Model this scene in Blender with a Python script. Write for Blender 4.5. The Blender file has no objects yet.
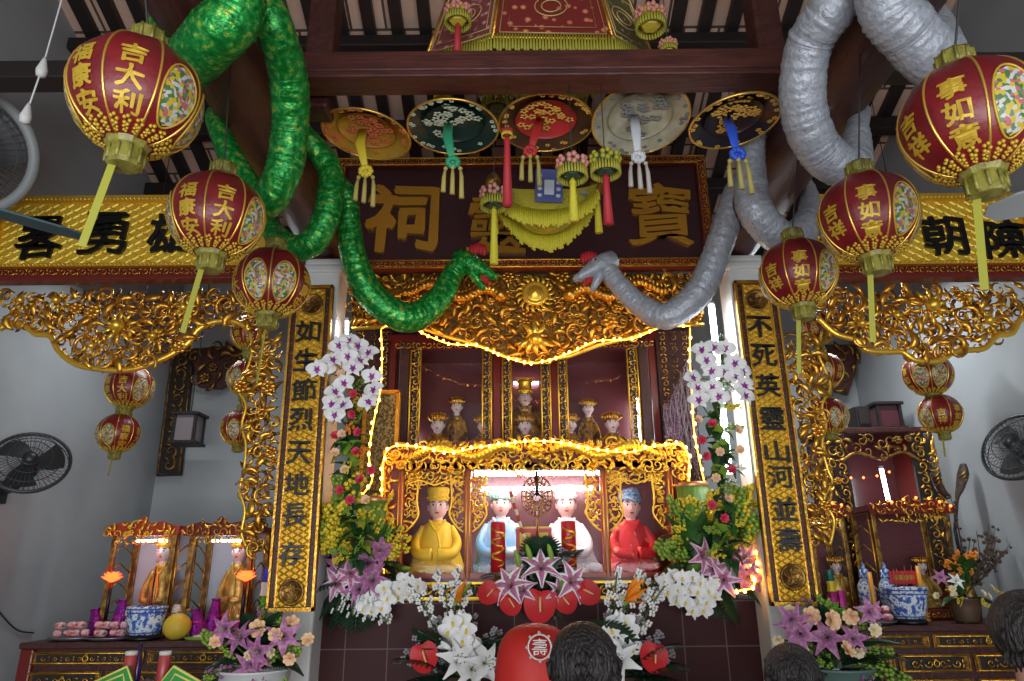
import bpy, math, random
from math import sin, cos, pi, radians, sqrt, atan2
from mathutils import Vector as V, Matrix as Mx
SC = bpy.context.scene; COL = SC.collection
# ---------------------------------------------------------------- camera, sky, added fill lamps, exposure
F_PX, PITCH, CAMZ = 690.0, radians(18.4), 1.55
cam = bpy.data.objects.new('camera', bpy.data.cameras.new('camera')); COL.objects.link(cam); SC.camera = cam
ROLL = radians(.5); cam.location = (0, 0, CAMZ); cam.rotation_euler = (Mx.Rotation(pi/2 + PITCH, 3, 'X') @ Mx.Rotation(-ROLL, 3, 'Z')).to_euler()
cam.data.sensor_width = 36.0; cam.data.lens = 36.0*F_PX/1024; cam.data.clip_start = .05
W = bpy.data.worlds.new('world'); SC.world = W; W.use_nodes = True
bg = W.node_tree.nodes['Background']; bg.inputs[0].default_value = (.78, .88, 1.0, 1); bg.inputs[1].default_value = .55
def area(name, loc, rot, sx, sy, power, col):
    l = bpy.data.lights.new(name, 'AREA'); l.shape = 'RECTANGLE'; l.size = sx; l.size_y = sy; l.energy = power; l.color = col
    o = bpy.data.objects.new(name, l); COL.objects.link(o); o.location = loc; o.rotation_euler = rot; return o
area('front_daylight_fill', (0, -2.3, 1.0), (radians(100), 0, 0), 6.4, 1.3, 170, (.96, .97, 1.0))  # unseen fill lamp added at the open front, kept low to clear the panes
area('left_alcove_fill', (-2.6, 5.4, 3.9), (0, 0, 0), 1.2, .1, 14, (.9, .96, 1.0))  # fill lamp added to brighten the left alcove walls, no tube there
area('right_alcove_fill', (2.7, 5.6, 3.9), (0, 0, 0), 1.2, .1, 26, (.9, .96, 1.0))  # added fill, stronger, to lift the right alcove wall; no tube there
SC.view_settings.view_transform = 'Standard'; SC.view_settings.look = 'None'
SC.view_settings.gamma = 1; SC.view_settings.use_curve_mapping = False; SC.view_settings.exposure = 0.6
SC.cycles.use_denoising = True; SC.cycles.max_bounces = 8; SC.cycles.transparent_max_bounces = 12
SC.cycles.sample_clamp_indirect = 6; SC.cycles.caustics_reflective = False; SC.cycles.caustics_refractive = False
# ---------------------------------------------------------------- helpers
CT, ST = cos(PITCH), sin(PITCH)
def at(px, py, Y):
    dx, dy = px-512, py-340.5; u = (dx*cos(ROLL)-dy*sin(ROLL))/F_PX; v = -(dx*sin(ROLL)+dy*cos(ROLL))/F_PX; t = Y/(CT-v*ST)
    return V((u*t, Y, CAMZ+t*(ST+v*CT)))
def mpp(py, Y):                                   # metres per pixel at that row and distance
    return Y/(CT-(340.5-py)/F_PX*ST)/F_PX
R = random.Random(7)
def srgb(r, g, b):
    f = lambda c: ((c/255)/12.92 if c/255 <= .04045 else (((c/255)+.055)/1.055)**2.4)
    return (f(r), f(g), f(b), 1)
MATS = {}
def mat(name, col, rough=.5, metal=0., bump=0., bscale=40., emit=None, estr=0., col2=None, cscale=8., alpha=None, spec=None, sheen=0., trans=0., stretch=None, detail=3.):
    if name in MATS: return MATS[name]
    m = bpy.data.materials.new(name); m.use_nodes = True; nt = m.node_tree; b = nt.nodes['Principled BSDF']
    b.inputs['Base Color'].default_value = col; b.inputs['Roughness'].default_value = rough; b.inputs['Metallic'].default_value = metal
    if sheen: sheen = 0
    if spec is not None: b.inputs['Specular IOR Level'].default_value = spec
    if sheen: b.inputs['Sheen Weight'].default_value = sheen
    if trans: b.inputs['Subsurface Weight'].default_value = trans; b.inputs['Subsurface Radius'].default_value = (.02, .02, .02)
    if emit: b.inputs['Emission Color'].default_value = emit; b.inputs['Emission Strength'].default_value = estr
    tc = nt.nodes.new('ShaderNodeTexCoord'); src = tc.outputs['Object']
    if stretch:
        mp = nt.nodes.new('ShaderNodeMapping'); mp.inputs['Scale'].default_value = stretch; nt.links.new(src, mp.inputs[0]); src = mp.outputs[0]
    if col2:
        n = nt.nodes.new('ShaderNodeTexNoise'); n.inputs['Scale'].default_value = cscale; n.inputs['Detail'].default_value = detail; nt.links.new(src, n.inputs['Vector'])
        r = nt.nodes.new('ShaderNodeValToRGB'); r.color_ramp.elements[0].position = .38; r.color_ramp.elements[1].position = .62
        r.color_ramp.elements[0].color = col; r.color_ramp.elements[1].color = col2
        nt.links.new(n.outputs[0], r.inputs[0]); nt.links.new(r.outputs[0], b.inputs['Base Color'])
    if bump:
        n = nt.nodes.new('ShaderNodeTexNoise'); n.inputs['Scale'].default_value = bscale; n.inputs['Detail'].default_value = 4; nt.links.new(src, n.inputs['Vector'])
        u = nt.nodes.new('ShaderNodeBump'); u.inputs['Strength'].default_value = bump; u.inputs['Distance'].default_value = .02
        nt.links.new(n.outputs[0], u.inputs['Height']); nt.links.new(u.outputs[0], b.inputs['Normal'])
    MATS[name] = m; return m
def ramp_mat(name, kind, scale, stops, rough=.5, metal=0., bump=0., const=True, stretch=None, **kw):
    m = mat(name, stops[0][1], rough, metal, **kw); nt = m.node_tree; b = nt.nodes['Principled BSDF']
    tc = nt.nodes.new('ShaderNodeTexCoord'); src = tc.outputs['Object']
    if stretch:
        mp = nt.nodes.new('ShaderNodeMapping'); mp.inputs['Scale'].default_value = stretch; nt.links.new(src, mp.inputs[0]); src = mp.outputs[0]
    if kind == 'voronoi':
        t = nt.nodes.new('ShaderNodeTexVoronoi'); t.inputs['Scale'].default_value = scale; out = t.outputs['Color']
    elif kind == 'vdist':
        t = nt.nodes.new('ShaderNodeTexVoronoi'); t.inputs['Scale'].default_value = scale; out = t.outputs['Distance']
    elif kind == 'wave':
        t = nt.nodes.new('ShaderNodeTexWave'); t.inputs['Scale'].default_value = scale; t.inputs['Distortion'].default_value = 6; t.inputs['Detail'].default_value = 3; out = t.outputs[1]
    else:
        t = nt.nodes.new('ShaderNodeTexNoise'); t.inputs['Scale'].default_value = scale; t.inputs['Detail'].default_value = 4; out = t.outputs[0]
    nt.links.new(src, t.inputs['Vector'])
    r = nt.nodes.new('ShaderNodeValToRGB'); e = r.color_ramp.elements
    if const: r.color_ramp.interpolation = 'CONSTANT'
    while len(e) < len(stops): e.new(.5)
    for i, (p, c) in enumerate(stops): e[i].position = p; e[i].color = c
    nt.links.new(out, r.inputs[0]); nt.links.new(r.outputs[0], b.inputs['Base Color'])
    if bump:
        u = nt.nodes.new('ShaderNodeBump'); u.inputs['Strength'].default_value = bump; u.inputs['Distance'].default_value = .01
        nt.links.new(out, u.inputs['Height']); nt.links.new(u.outputs[0], b.inputs['Normal'])
    return m
def brick_mat(name, c1, c2, mortar, bw, bh, ms, rough=.4, axes='XZ', offset=0., metal=0., bump=.3):
    m = mat(name, c1, rough, metal); nt = m.node_tree; b = nt.nodes['Principled BSDF']
    g = nt.nodes.new('ShaderNodeNewGeometry'); sp = nt.nodes.new('ShaderNodeSeparateXYZ'); cb = nt.nodes.new('ShaderNodeCombineXYZ')
    nt.links.new(g.outputs['Position'], sp.inputs[0]); nt.links.new(sp.outputs[axes[0]], cb.inputs[0]); nt.links.new(sp.outputs[axes[1]], cb.inputs[1])
    t = nt.nodes.new('ShaderNodeTexBrick'); t.offset = offset; t.inputs['Scale'].default_value = 1; t.inputs['Brick Width'].default_value = bw; t.inputs['Row Height'].default_value = bh
    t.inputs['Mortar Size'].default_value = ms; t.inputs['Color1'].default_value = c1; t.inputs['Color2'].default_value = c2; t.inputs['Mortar'].default_value = mortar
    nt.links.new(cb.outputs[0], t.inputs['Vector']); nt.links.new(t.outputs[0], b.inputs['Base Color'])
    u = nt.nodes.new('ShaderNodeBump'); u.inputs['Strength'].default_value = bump; u.inputs['Distance'].default_value = .01; u.invert = True
    nt.links.new(t.outputs['Fac'], u.inputs['Height']); nt.links.new(u.outputs[0], b.inputs['Normal'])
    return m
def glass_mat(name, refl=.07, tint=(1, 1, 1, 1)):
    m = bpy.data.materials.new(name); m.use_nodes = True; nt = m.node_tree; nt.nodes.remove(nt.nodes['Principled BSDF'])
    a = nt.nodes.new('ShaderNodeBsdfTransparent'); a.inputs[0].default_value = tint; g = nt.nodes.new('ShaderNodeBsdfGlossy'); g.inputs['Roughness'].default_value = .03
    x = nt.nodes.new('ShaderNodeMixShader'); x.inputs[0].default_value = refl
    nt.links.new(a.outputs[0], x.inputs[1]); nt.links.new(g.outputs[0], x.inputs[2]); nt.links.new(x.outputs[0], nt.nodes['Material Output'].inputs[0])
    MATS[name] = m; return m
ORG = {}
def frame(n, up=V((0, 0, 1))):                    # matrix whose z axis is n
    z = V(n).normalized(); x = V(up).cross(z)
    if x.length < 1e-4: x = V((1, 0, 0)).cross(z)
    x.normalize(); y = z.cross(x)
    return Mx((x, y, z)).transposed()
def TM(p, n=(0, -1, 0), up=(0, 0, 1), roll=0, s=1):
    return Mx.Translation(V(p)) @ (frame(n, V(up)) @ Mx.Rotation(roll, 3, 'Z')).to_4x4() @ Mx.Scale(s, 4)
def spline(pts, n=8, closed=False):
    pts = [V(p) for p in pts]; out = []; N = len(pts)
    for i in range(N if closed else N-1):
        if closed: a, b, c, d = pts[i-1], pts[i], pts[(i+1) % N], pts[(i+2) % N]
        else: a, b, c, d = pts[max(i-1, 0)], pts[i], pts[i+1], pts[min(i+2, N-1)]
        for k in range(n):
            t = k/n; out.append(.5*((2*b)+(c-a)*t+(2*a-5*b+4*c-d)*t*t+(3*b-a-3*c+d)*t**3))
    if not closed: out.append(pts[-1])
    return out
def lerpl(vals, n):
    return [(lambda x: vals[int(x)]*(1-x+int(x))+vals[min(int(x)+1, len(vals)-1)]*(x-int(x)))(i*(len(vals)-1)/(n-1)) for i in range(n)]
class MB:
    def __init__(s): s.v = []; s.f = []; s.m = []; s.s = []
    def add(s, vs, fs, m=0, sm=True, M=None):
        o = len(s.v); s.v += [tuple(M @ V(p)) for p in vs] if M is not None else [tuple(p) for p in vs]
        s.f += [tuple(i+o for i in f) for f in fs]; s.m += [m]*len(fs); s.s += [sm]*len(fs); return s
    def box(s, c, d, m=0, M=None):
        x, y, z = (q/2 for q in d); vs = [V(c)+V((a*x, b*y, e*z)) for e in (-1, 1) for b in (-1, 1) for a in (-1, 1)]
        return s.add(vs, [(0, 2, 3, 1), (4, 5, 7, 6), (0, 1, 5, 4), (2, 6, 7, 3), (0, 4, 6, 2), (1, 3, 7, 5)], m, False, M)
    def bar(s, a, b, w, h=None, m=0, up=(0, 0, 1)):
        a, b = V(a), V(b); d = b-a; M = Mx.Translation((a+b)/2) @ frame(d, V(up)).to_4x4()
        return s.box((0, 0, 0), (w, h or w, d.length), m, M)
    def tube(s, pts, r, n=8, m=0, cap=True, M=None, flat=1.0, closed=False, ref=None):
        pts = [V(p) for p in pts]; N = len(pts); rs = r if isinstance(r, (list, tuple)) else [r]*N; vs = []; x = None
        for i, p in enumerate(pts):
            d = (pts[(i+1) % N]-pts[i-1]) if closed else pts[min(i+1, N-1)]-pts[max(i-1, 0)]
            if d.length < 1e-9: d = V((0, 0, 1))
            d.normalize()
            if x is None:
                x = V(ref) if ref else (V((0, 0, 1)) if abs(d.z) < .9 else V((1, 0, 0)))
            x = x-d*x.dot(d)
            if x.length < 1e-6: x = d.orthogonal()
            x.normalize(); y = d.cross(x)
            vs += [p+(x*cos(2*pi*k/n)*flat+y*sin(2*pi*k/n))*rs[i] for k in range(n)]
        L = N if closed else N-1
        fs = [(i*n+k, i*n+(k+1) % n, ((i+1) % N)*n+(k+1) % n, ((i+1) % N)*n+k) for i in range(L) for k in range(n)]
        if cap and not closed: fs += [tuple(range(n-1, -1, -1)), tuple((N-1)*n+k for k in range(n))]
        return s.add(vs, fs, m, True, M)
    def lathe(s, prof, n=24, m=0, M=None, sx=1, sy=1, fn=None, sm=True, caps=True):
        vs = []; N = len(prof)
        for i, (r, z) in enumerate(prof):
            for k in range(n):
                a = 2*pi*k/n; q = r*(fn(a, i/(N-1)) if fn else 1); vs.append((q*cos(a)*sx, q*sin(a)*sy, z))
        fs = [(i*n+k, i*n+(k+1) % n, (i+1)*n+(k+1) % n, (i+1)*n+k) for i in range(N-1) for k in range(n)]
        if caps and prof[0][0] > 1e-5: fs.append(tuple(range(n-1, -1, -1)))
        if caps and prof[-1][0] > 1e-5: fs.append(tuple((N-1)*n+k for k in range(n)))
        return s.add(vs, fs, m, sm, M)
    def ell(s, c, r, n=12, k=8, m=0, M=None, fn=None):
        r = r if isinstance(r, (list, tuple)) else (r, r, r)
        Q = Mx.Translation(V(c)) @ Mx.Diagonal((*r, 1)); Q = (M @ Q) if M is not None else Q
        return s.lathe([(max(sin(pi*i/k), 1e-6), -cos(pi*i/k)) for i in range(k+1)], n, m, Q, fn=fn)
    def prism(s, poly, d, m=0, M=None, sm=False):
        n = len(poly); vs = [(p[0], p[1], 0) for p in poly]+[(p[0], p[1], d) for p in poly]
        return s.add(vs, [tuple(range(n-1, -1, -1)), tuple(range(n, 2*n))]+[(i, (i+1) % n, n+(i+1) % n, n+i) for i in range(n)], m, sm, M)
    def grid(s, fn, nu, nv, m=0, M=None, cu=False):
        vs = [fn(i/nu, j/nv) for i in range(nu+1) for j in range(nv+1)]
        return s.add(vs, [(i*(nv+1)+j, (i+1)*(nv+1)+j, (i+1)*(nv+1)+j+1, i*(nv+1)+j+1) for i in range(nu) for j in range(nv)], m, True, M)
    def text(s, ch, size, depth, m=0, M=None, fn=None, bold=.018, width=None):
        vs, fs = glyph(ch, 0); xs = [p[0] for p in vs]; ys = [p[1] for p in vs]
        cx, cy = (min(xs)+max(xs))/2, (min(ys)+max(ys))/2; k = size/(max(ys)-min(ys)) if len(ch) == 1 else size; kx = (width/(max(xs)-min(xs))) if width else k
        vs = [V(((p[0]-cx)*kx, (p[1]-cy)*k, depth if p[2] > 0 else 0)) for p in vs]; w = size*.02
        vs = [V((p.x+w*sin(p.y*19/size+1), p.y+w*1.6*sin(p.x*8/size+.6), p.z)) for p in vs]
        for i, (ox, oy) in enumerate(((-1, -.6), (1, .6), (-.6, 1), (.6, -1)) if bold else ((0, 0),)):
            q = [V((p.x+ox*bold*size, p.y+oy*bold*size, p.z*(1+.02*i))) for p in vs]
            s.add([fn(p) for p in q] if fn else q, fs, m, False, M)
        return s
    def build(s, name, mats, parent=None, origin=None, bevel=0, sub=0, kind=None):
        me = bpy.data.meshes.new(name)
        if parent is not None: o0 = ORG[parent.name]
        elif origin is not None: o0 = V(origin)
        else:
            xs, ys, zs = zip(*s.v); o0 = V(((min(xs)+max(xs))/2, (min(ys)+max(ys))/2, min(zs)))
        me.from_pydata([(a-o0.x, b-o0.y, c-o0.z) for a, b, c in s.v], [], s.f)
        for mm in (mats if isinstance(mats, (list, tuple)) else [mats]): me.materials.append(mm)
        me.polygons.foreach_set('material_index', s.m); me.polygons.foreach_set('use_smooth', s.s); me.update()
        ob = bpy.data.objects.new(name, me); COL.objects.link(ob); ORG[ob.name] = o0
        if parent is not None: ob.parent = parent
        else: ob.location = o0
        if bevel:
            b = ob.modifiers.new('bevel', 'BEVEL'); b.width = bevel; b.segments = 2; b.limit_method = 'ANGLE'
        if sub:
            b = ob.modifiers.new('sub', 'SUBSURF'); b.levels = b.render_levels = sub
        if kind: ob['kind'] = kind
        return ob
GL = {}
def glyph(ch, bold):
    if (ch, bold) not in GL:
        c = bpy.data.curves.new('g', 'FONT'); c.body = ch; c.extrude = .05; c.offset = bold; c.resolution_u = 3
        o = bpy.data.objects.new('g', c); COL.objects.link(o); bpy.context.view_layer.update()
        me = bpy.data.meshes.new_from_object(o.evaluated_get(bpy.context.evaluated_depsgraph_get()))
        GL[(ch, bold)] = ([tuple(v.co) for v in me.vertices], [tuple(p.vertices) for p in me.polygons])
        bpy.data.objects.remove(o); bpy.data.curves.remove(c); bpy.data.meshes.remove(me)
    return GL[(ch, bold)]
def tag(o, label, cat, group=None):
    o['label'] = label; o['category'] = cat
    if group: o['group'] = group
    return o
def thing(name, label, cat, loc=(0, 0, 0), group=None):
    o = bpy.data.objects.new(name, None); COL.objects.link(o); o.empty_display_size = .1
    o.location = V(loc); ORG[o.name] = V(loc); return tag(o, label, cat, group)
def dup(root, loc, label, rz=None, group=None, s=None):
    def cp(o, par):
        c = o.copy(); COL.objects.link(c); ORG[c.name] = V((0, 0, 0))
        if par is not None: c.parent = par
        for ch in list(o.children): cp(ch, c)
        return c
    r = cp(root, None); r.location = V(loc); r['label'] = label
    if rz is not None: r.rotation_euler = (0, 0, rz)
    if s: r.scale = (s, s, s)
    if group: r['group'] = group
    return r
def struct(name, mb, mats, **k):
    return mb.build(name, mats, kind='structure', **k)
# ---------------------------------------------------------------- materials
GOLD = mat('gilding', (.83, .47, .07, 1), .3, .9, bump=.25, bscale=60, col2=(.62, .29, .035, 1), cscale=14)
GOLDB = mat('bright_gilding', (1.0, .62, .07, 1), .32, .75, bump=.15, bscale=80)
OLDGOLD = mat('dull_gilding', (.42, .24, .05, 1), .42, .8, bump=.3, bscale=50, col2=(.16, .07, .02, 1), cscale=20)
LACQ = mat('red_lacquer', (.16, .016, .012, 1), .3, bump=.05, bscale=30)
LACQB = mat('bright_red_lacquer', (.45, .05, .02, 1), .3)
WOOD = mat('dark_red_wood', (.075, .02, .016, 1), .45, bump=.2, bscale=10, col2=(.045, .012, .01, 1), cscale=5, stretch=(6, 1, 6))
WOODX = mat('dark_red_wood_along_x', (.085, .022, .017, 1), .45, bump=.2, bscale=10, col2=(.05, .013, .01, 1), cscale=5, stretch=(1, 6, 6))
DARKW = mat('blackened_wood', (.018, .012, .011, 1), .5, bump=.1, bscale=20)
WALL = mat('grey_plaster', (.40, .43, .44, 1), .8, bump=.08, bscale=6, col2=(.34, .37, .385, 1), cscale=1.4)
WHITE = mat('white_plaster', (.72, .73, .7, 1), .6, bump=.03, bscale=8)
BLACK = mat('black_lacquer', (.006, .005, .005, 1), .35)
# ---------------------------------------------------------------- the room
XW, YB = 3.72, 7.25
def roofz(Y): return 5.345+(6.4-Y)*.366
TILE = mat('floor_tile', (.2, .13, .1, 1), .35)
struct('floor', MB().box((0, 2.4, -.05), (2*XW+.4, 9.9, .1)), brick_mat('floor_tiles', (.19, .09, .06, 1), (.16, .075, .05, 1), (.08, .06, .05, 1), .4, .4, .008, axes='XY'))
struct('wall_left', MB().box((-XW-.1, 2.4, 3.6), (.2, 9.9, 7.2)), WALL)
struct('wall_right', MB().box((XW+.1, 2.4, 3.6), (.2, 9.9, 7.2)), WALL)
struct('wall_back', MB().box((0, YB+.1, 2.7), (2*XW+.4, .2, 5.4)), WALL)
ROOFT = brick_mat('roof_tiles', (.72, .5, .38, 1), (.58, .39, .29, 1), (.1, .065, .05, 1), .3, .28, .012, axes='XY', rough=.8, offset=.5)
YR = 2.6
m = MB(); za, zr = roofz(YB+.2), roofz(YR)
for y0, z0, y1, z1 in ((YB+.2, za, YR, zr), (YR, zr, -2.55, roofz(7.6))):
    m.add([(-XW-.2, y0, z0), (XW+.2, y0, z0), (XW+.2, y1, z1), (-XW-.2, y1, z1)]+[(-XW-.2, y0, z0+.08), (XW+.2, y0, z0+.08), (XW+.2, y1, z1+.08), (-XW-.2, y1, z1+.08)],
          [(0, 1, 2, 3), (7, 6, 5, 4), (0, 4, 5, 1), (1, 5, 6, 2), (2, 6, 7, 3), (3, 7, 4, 0)], 0, False)
struct('ceiling', m, ROOFT)
nr = 31
for i in range(nr):
    x = -3.55+7.1*i/(nr-1)
    struct('roof_rafter', MB().bar((x, YB, roofz(YB)-.04), (x, YR, roofz(YR)-.04), .1, .07), DARKW)
for Y, w in ((4.75, .1), (5.55, .12), (6.2, .12), (6.8, .16)):
    struct('roof_purlin', MB().bar((-XW, Y, roofz(Y)-.16), (XW, Y, roofz(Y)-.16), w, w*1.1), DARKW, bevel=.01)
X0 = .155
for sx in (-1.37, 1.68):
    struct('longitudinal_beam', MB().tube([(sx, -1.5, 3.89), (sx, 4.75, 3.89)], .18, 24), WOOD, bevel=.01)
struct('cross_beam', MB().box((X0, 3.08, 4.10), (2.72, .16, .165)).box((X0, 3.08, 4.10), (2.7, .175, .10)), WOODX, bevel=.01)
for sx, x2 in ((-1.37, -XW), (1.68, XW)):
    struct('tie_beam', MB().bar((sx, 3.08, 4.10), (x2, 3.08, 4.10), .13, .11), DARKW, bevel=.008)
for px in (322, 768):
    p = at(px, 60, 3.3)
    struct('roof_post', MB().box((p.x, 3.3, (4.0+roofz(3.3))/2), (.16, .16, roofz(3.3)-4.0)), WOOD, bevel=.02)
for sx in (-1.36, 1.685):
    m = MB().box((sx, 4.68, 1.82), (.25, .25, 3.64)).box((sx, 4.68, 3.62), (.29, .29, .06)).box((sx, 4.68, 3.68), (.26, .26, .05)).box((sx, 4.68, .1), (.32, .32, .2))
    struct('pillar', m, WHITE, bevel=.015)

m = MB(); m.box((X0, 6.66, 2.2), (3.3, .06, 4.4))
for i in range(14): m.box((X0-1.6+i*.246, 6.62, 2.2), (.03, .03, 4.4))
struct('wall_screen', m, WOOD)
# ---------------------------------------------------------------- carved and gilded boards
def plane(Y): return Mx.Translation((0, Y, 0)) @ frame((0, -1, 0)).to_4x4()      # local x = X, y = Z, z = towards the hall
def pxl(pts, Y): return [(lambda p: (p.x, p.z))(at(a, b, Y)) for a, b in pts]
def inpoly(x, y, P):
    c = False; j = len(P)-1
    for i in range(len(P)):
        if (P[i][1] > y) != (P[j][1] > y) and x < (P[j][0]-P[i][0])*(y-P[i][1])/(P[j][1]-P[i][1])+P[i][0]: c = not c
        j = i
    return c
def scroll(mb, c, s, a0, hand, m, M, z0=0.):
    pts = []; rs = []
    for k in range(14):
        u = k/13; r = s*(1-.83*u); a = a0+hand*u*1.35*2*pi*.8
        pts.append((c[0]+r*cos(a), c[1]+r*sin(a), z0+s*.35*u)); rs.append(s*.2*(1-.55*u)*min(1, .35+u*4))
    mb.tube(pts, rs, 6, m, True, M)
def blade(mb, c, s, a, m, M, z0=0., bend=.4):
    pts = []; 
    for k in range(6):
        u = k/5; b = a+bend*(u-.5)*2
        pts.append((c[0]+s*(u-.5)*2*cos(b), c[1]+s*(u-.5)*2*sin(b), z0+s*.35*sin(pi*u)))
    mb.tube(pts, [s*.05, s*.25, s*.34, s*.3, s*.18, s*.02], 6, m, True, M, flat=.45)
def rosette(mb, c, s, m, M, z0=0., n=7):
    for k in range(n):
        a = 2*pi*k/n
        mb.ell((c[0]+s*.62*cos(a), c[1]+s*.62*sin(a), z0+s*.2), (s*.4, s*.3, s*.22), 8, 5, m, M @ Mx.Translation((0, 0, 0)))
    mb.ell((c[0], c[1], z0+s*.3), s*.34, 9, 6, m, M)
def fill(mb, P, d, M, m=0, z0=0., rnd=R, big=1., keep=None):
    xs = [p[0] for p in P]; ys = [p[1] for p in P]; y = min(ys)+d*.4; row = 0
    while y < max(ys):
        x = min(xs)+d*(.3+.5*(row % 2))
        while x < max(xs):
            qx, qy = x+rnd.uniform(-.25, .25)*d, y+rnd.uniform(-.25, .25)*d
            if inpoly(qx, qy, P) and (keep is None or keep(qx, qy)):
                t = rnd.random(); s = d*rnd.uniform(.5, .72)*big; z = z0+rnd.uniform(0, .25)*d
                if t < .3: scroll(mb, (qx, qy), s, rnd.uniform(0, 6.3), rnd.choice((-1, 1)), m, M, z)
                elif t < .9: blade(mb, (qx, qy), s*1.05, rnd.uniform(0, 6.3), m, M, z, rnd.uniform(-.8, .8))
                else: rosette(mb, (qx, qy), s*.75, m, M, z)
            x += d
        y += d*.86; row += 1
def rect(x0, x1, y0, y1): return [(x0, y0), (x1, y0), (x1, y1), (x0, y1)]
def carved_strip(mb, x0, x1, y0, y1, d, M, m=0, z0=0.):          # a running row of scrolls and leaves inside a narrow band
    horiz = (x1-x0) > (y1-y0); L = (x1-x0) if horiz else (y1-y0); w = (y1-y0) if horiz else (x1-x0); n = max(2, int(L/d)); h = 1
    for i in range(n):
        u = (i+.5)/n*L; c = (x0+u, (y0+y1)/2) if horiz else ((x0+x1)/2, y0+u); h = -h
        scroll(mb, c, min(w*.42, d*.5), (0 if horiz else pi/2)+(pi if h > 0 else 0), h, m, M, z0)
        for q in (-1, 1):
            e = (c[0]+d*.5, c[1]+q*w*.22*h) if horiz else (c[0]+q*w*.22*h, c[1]+d*.5)
            blade(mb, e, w*.24, R.uniform(0, 6.3), m, M, z0, .5)
GFIELD = mat('gilded_brocade_ground', (1.0, .72, .09, 1), .42, .5, bump=.2, bscale=120, col2=(.88, .56, .05, 1), cscale=6)
RFIELD = mat('maroon_lacquer_field', (.05, .012, .016, 1), .35, bump=.05, bscale=20, col2=(.038, .01, .014, 1), cscale=3)
def brocade(mb, x0, x1, y0, y1, d, M, m=0, z=0.):
    nx, ny = int((x1-x0)/d), int((y1-y0)/(d*.55)); k = 0
    for j in range(ny):
        for i in range(nx):
            cx, cy = x0+(i+.5)*(x1-x0)/nx, y0+(j+.5)*(y1-y0)/ny; s = 1 if (i+j) % 2 else -1; a = s*.6; L, w = d*.52, d*.17
            ux, uy = cos(a), sin(a); vx, vy = -uy, ux
            P = [(cx+L*ux*p+w*vx*q, cy+L*uy*p+w*vy*q) for p, q in ((-1, -1), (1, -1), (1, 1), (-1, 1))]
            T = [(cx+L*ux*p*.7, cy+L*uy*p*.7) for p in (-1, 1)]
            vs = [(px, py, z) for px, py in P]+[(px, py, z+d*.12) for px, py in T]
            mb.add(vs, [(0, 1, 5, 4), (1, 2, 5), (2, 3, 4, 5), (3, 0, 4)], m, False, M)
# red signboard over the shrine
Y = 5.15; M = plane(Y); (x0, z1), (x1, z0) = pxl([(338, 160), (716, 268)], Y)
sb = thing('signboard', 'long maroon signboard with three gilt characters under the roof', 'signboard', ((x0+x1)/2, Y, z0))
MB().box(((x0+x1)/2, Y+.04, (z0+z1)/2), (x1-x0, .06, z1-z0)).build('panel', RFIELD, sb, bevel=.005)
m = MB(); b = .085
for a in ((x0, x1, z1-b, z1), (x0, x1, z0, z0+b), (x0, x0+b, z0+b, z1-b), (x1-b, x1, z0+b, z1-b)):
    m.box(((a[0]+a[1])/2, Y, (a[2]+a[3])/2), (a[1]-a[0], .06, a[3]-a[2]), 1)
    carved_strip(m, a[0]+.01, a[1]-.01, a[2]+.012, a[3]-.012, .07, M, 0, .034)
for q in (.012, b-.012):
    m.tube([(x0+q, z0+q, .035), (x1-q, z0+q, .035), (x1-q, z1-q, .035), (x0+q, z1-q, .035)], .009, 6, 0, M=M, closed=True)
m.build('carved_frame', [GOLD, LACQ], sb)
for ch, px, py, h in (('祠', 403, 217, 72), ('靈', 497, 225, 60), ('寶', 660, 215, 66)):
    p = at(px, py, Y); m = MB(); m.text(ch, h*mpp(py, Y), .035, 0, TM((p.x, Y+.01, p.z)), bold=.03 if ch == '祠' else .012, width=h*mpp(py, Y)*.95)
    m.build('gilt_character', mat('gilt_lettering', (.62, .33, .04, 1), .35, .7), sb, bevel=.006)
# carved lintel over the upper shrine
Y = 5.3; M = plane(Y)
P = pxl([(352, 274), (705, 274), (703, 326), (665, 326), (632, 338), (598, 346), (570, 357), (536, 364), (505, 357), (478, 346), (448, 338), (412, 326), (352, 330)], Y)
lt = thing('carved_lintel', 'gilded openwork lintel with a flaming sun disc above the upper shrine', 'carving', (P[0][0], Y, P[0][1]))
m = MB(); m.prism([(x, y) for x, y in P], -.03, 1, M); lc = at(535, 297, Y)
fill(m, P, .12, M, 0, .01, keep=lambda x, y: (x-lc.x)**2+(y-lc.z)**2 > .02); fill(m, P, .075, M, 0, .0)
for i in range(26):                                                # two dragons facing the disc
    for s in (-1, 1):
        u = i/25; q = (lc.x+s*(.28+.78*u), lc.z+.05*sin(u*11)-.02+.08*u)
        m.ell((q[0], q[1], .085), (.05*(1-.4*u)+.012*(i == 0),)*3, 8, 6, 0, M)
        blade(m, (q[0], q[1]+.06), .035, 1.57+s*.5, 0, M, .08)
m.build('openwork_carving', [GOLD, OLDGOLD], lt)
MB().tube([(x, y, .03) for x, y in P[2:]], .018, 8, 0, M=M).build('gilt_edge', GOLDB, lt)
m = MB(); m.lathe([(.105, 0), (.11, .03), (.09, .05), (.075, .035), (.06, .05), (0.0001, .075)], 28, 0, TM((lc.x, Y-.05, lc.z)))
for k in range(18):
    a = 2*pi*k/18; blade(m, (lc.x+.135*cos(a), lc.z+.135*sin(a)), .045, a+.5, 0, M, .06)
m.build('sun_disc', GOLDB, lt)
mm = MB(); q = at(535, 345, Y)                                     # pendant flower under the disc
for a in (-1.0, -.5, 0, .5, 1.0): blade(mm, (q.x+.1*sin(a), q.z+.02-.06*cos(a)), .085, -pi/2+a, 0, M, .07, .3)
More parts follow.
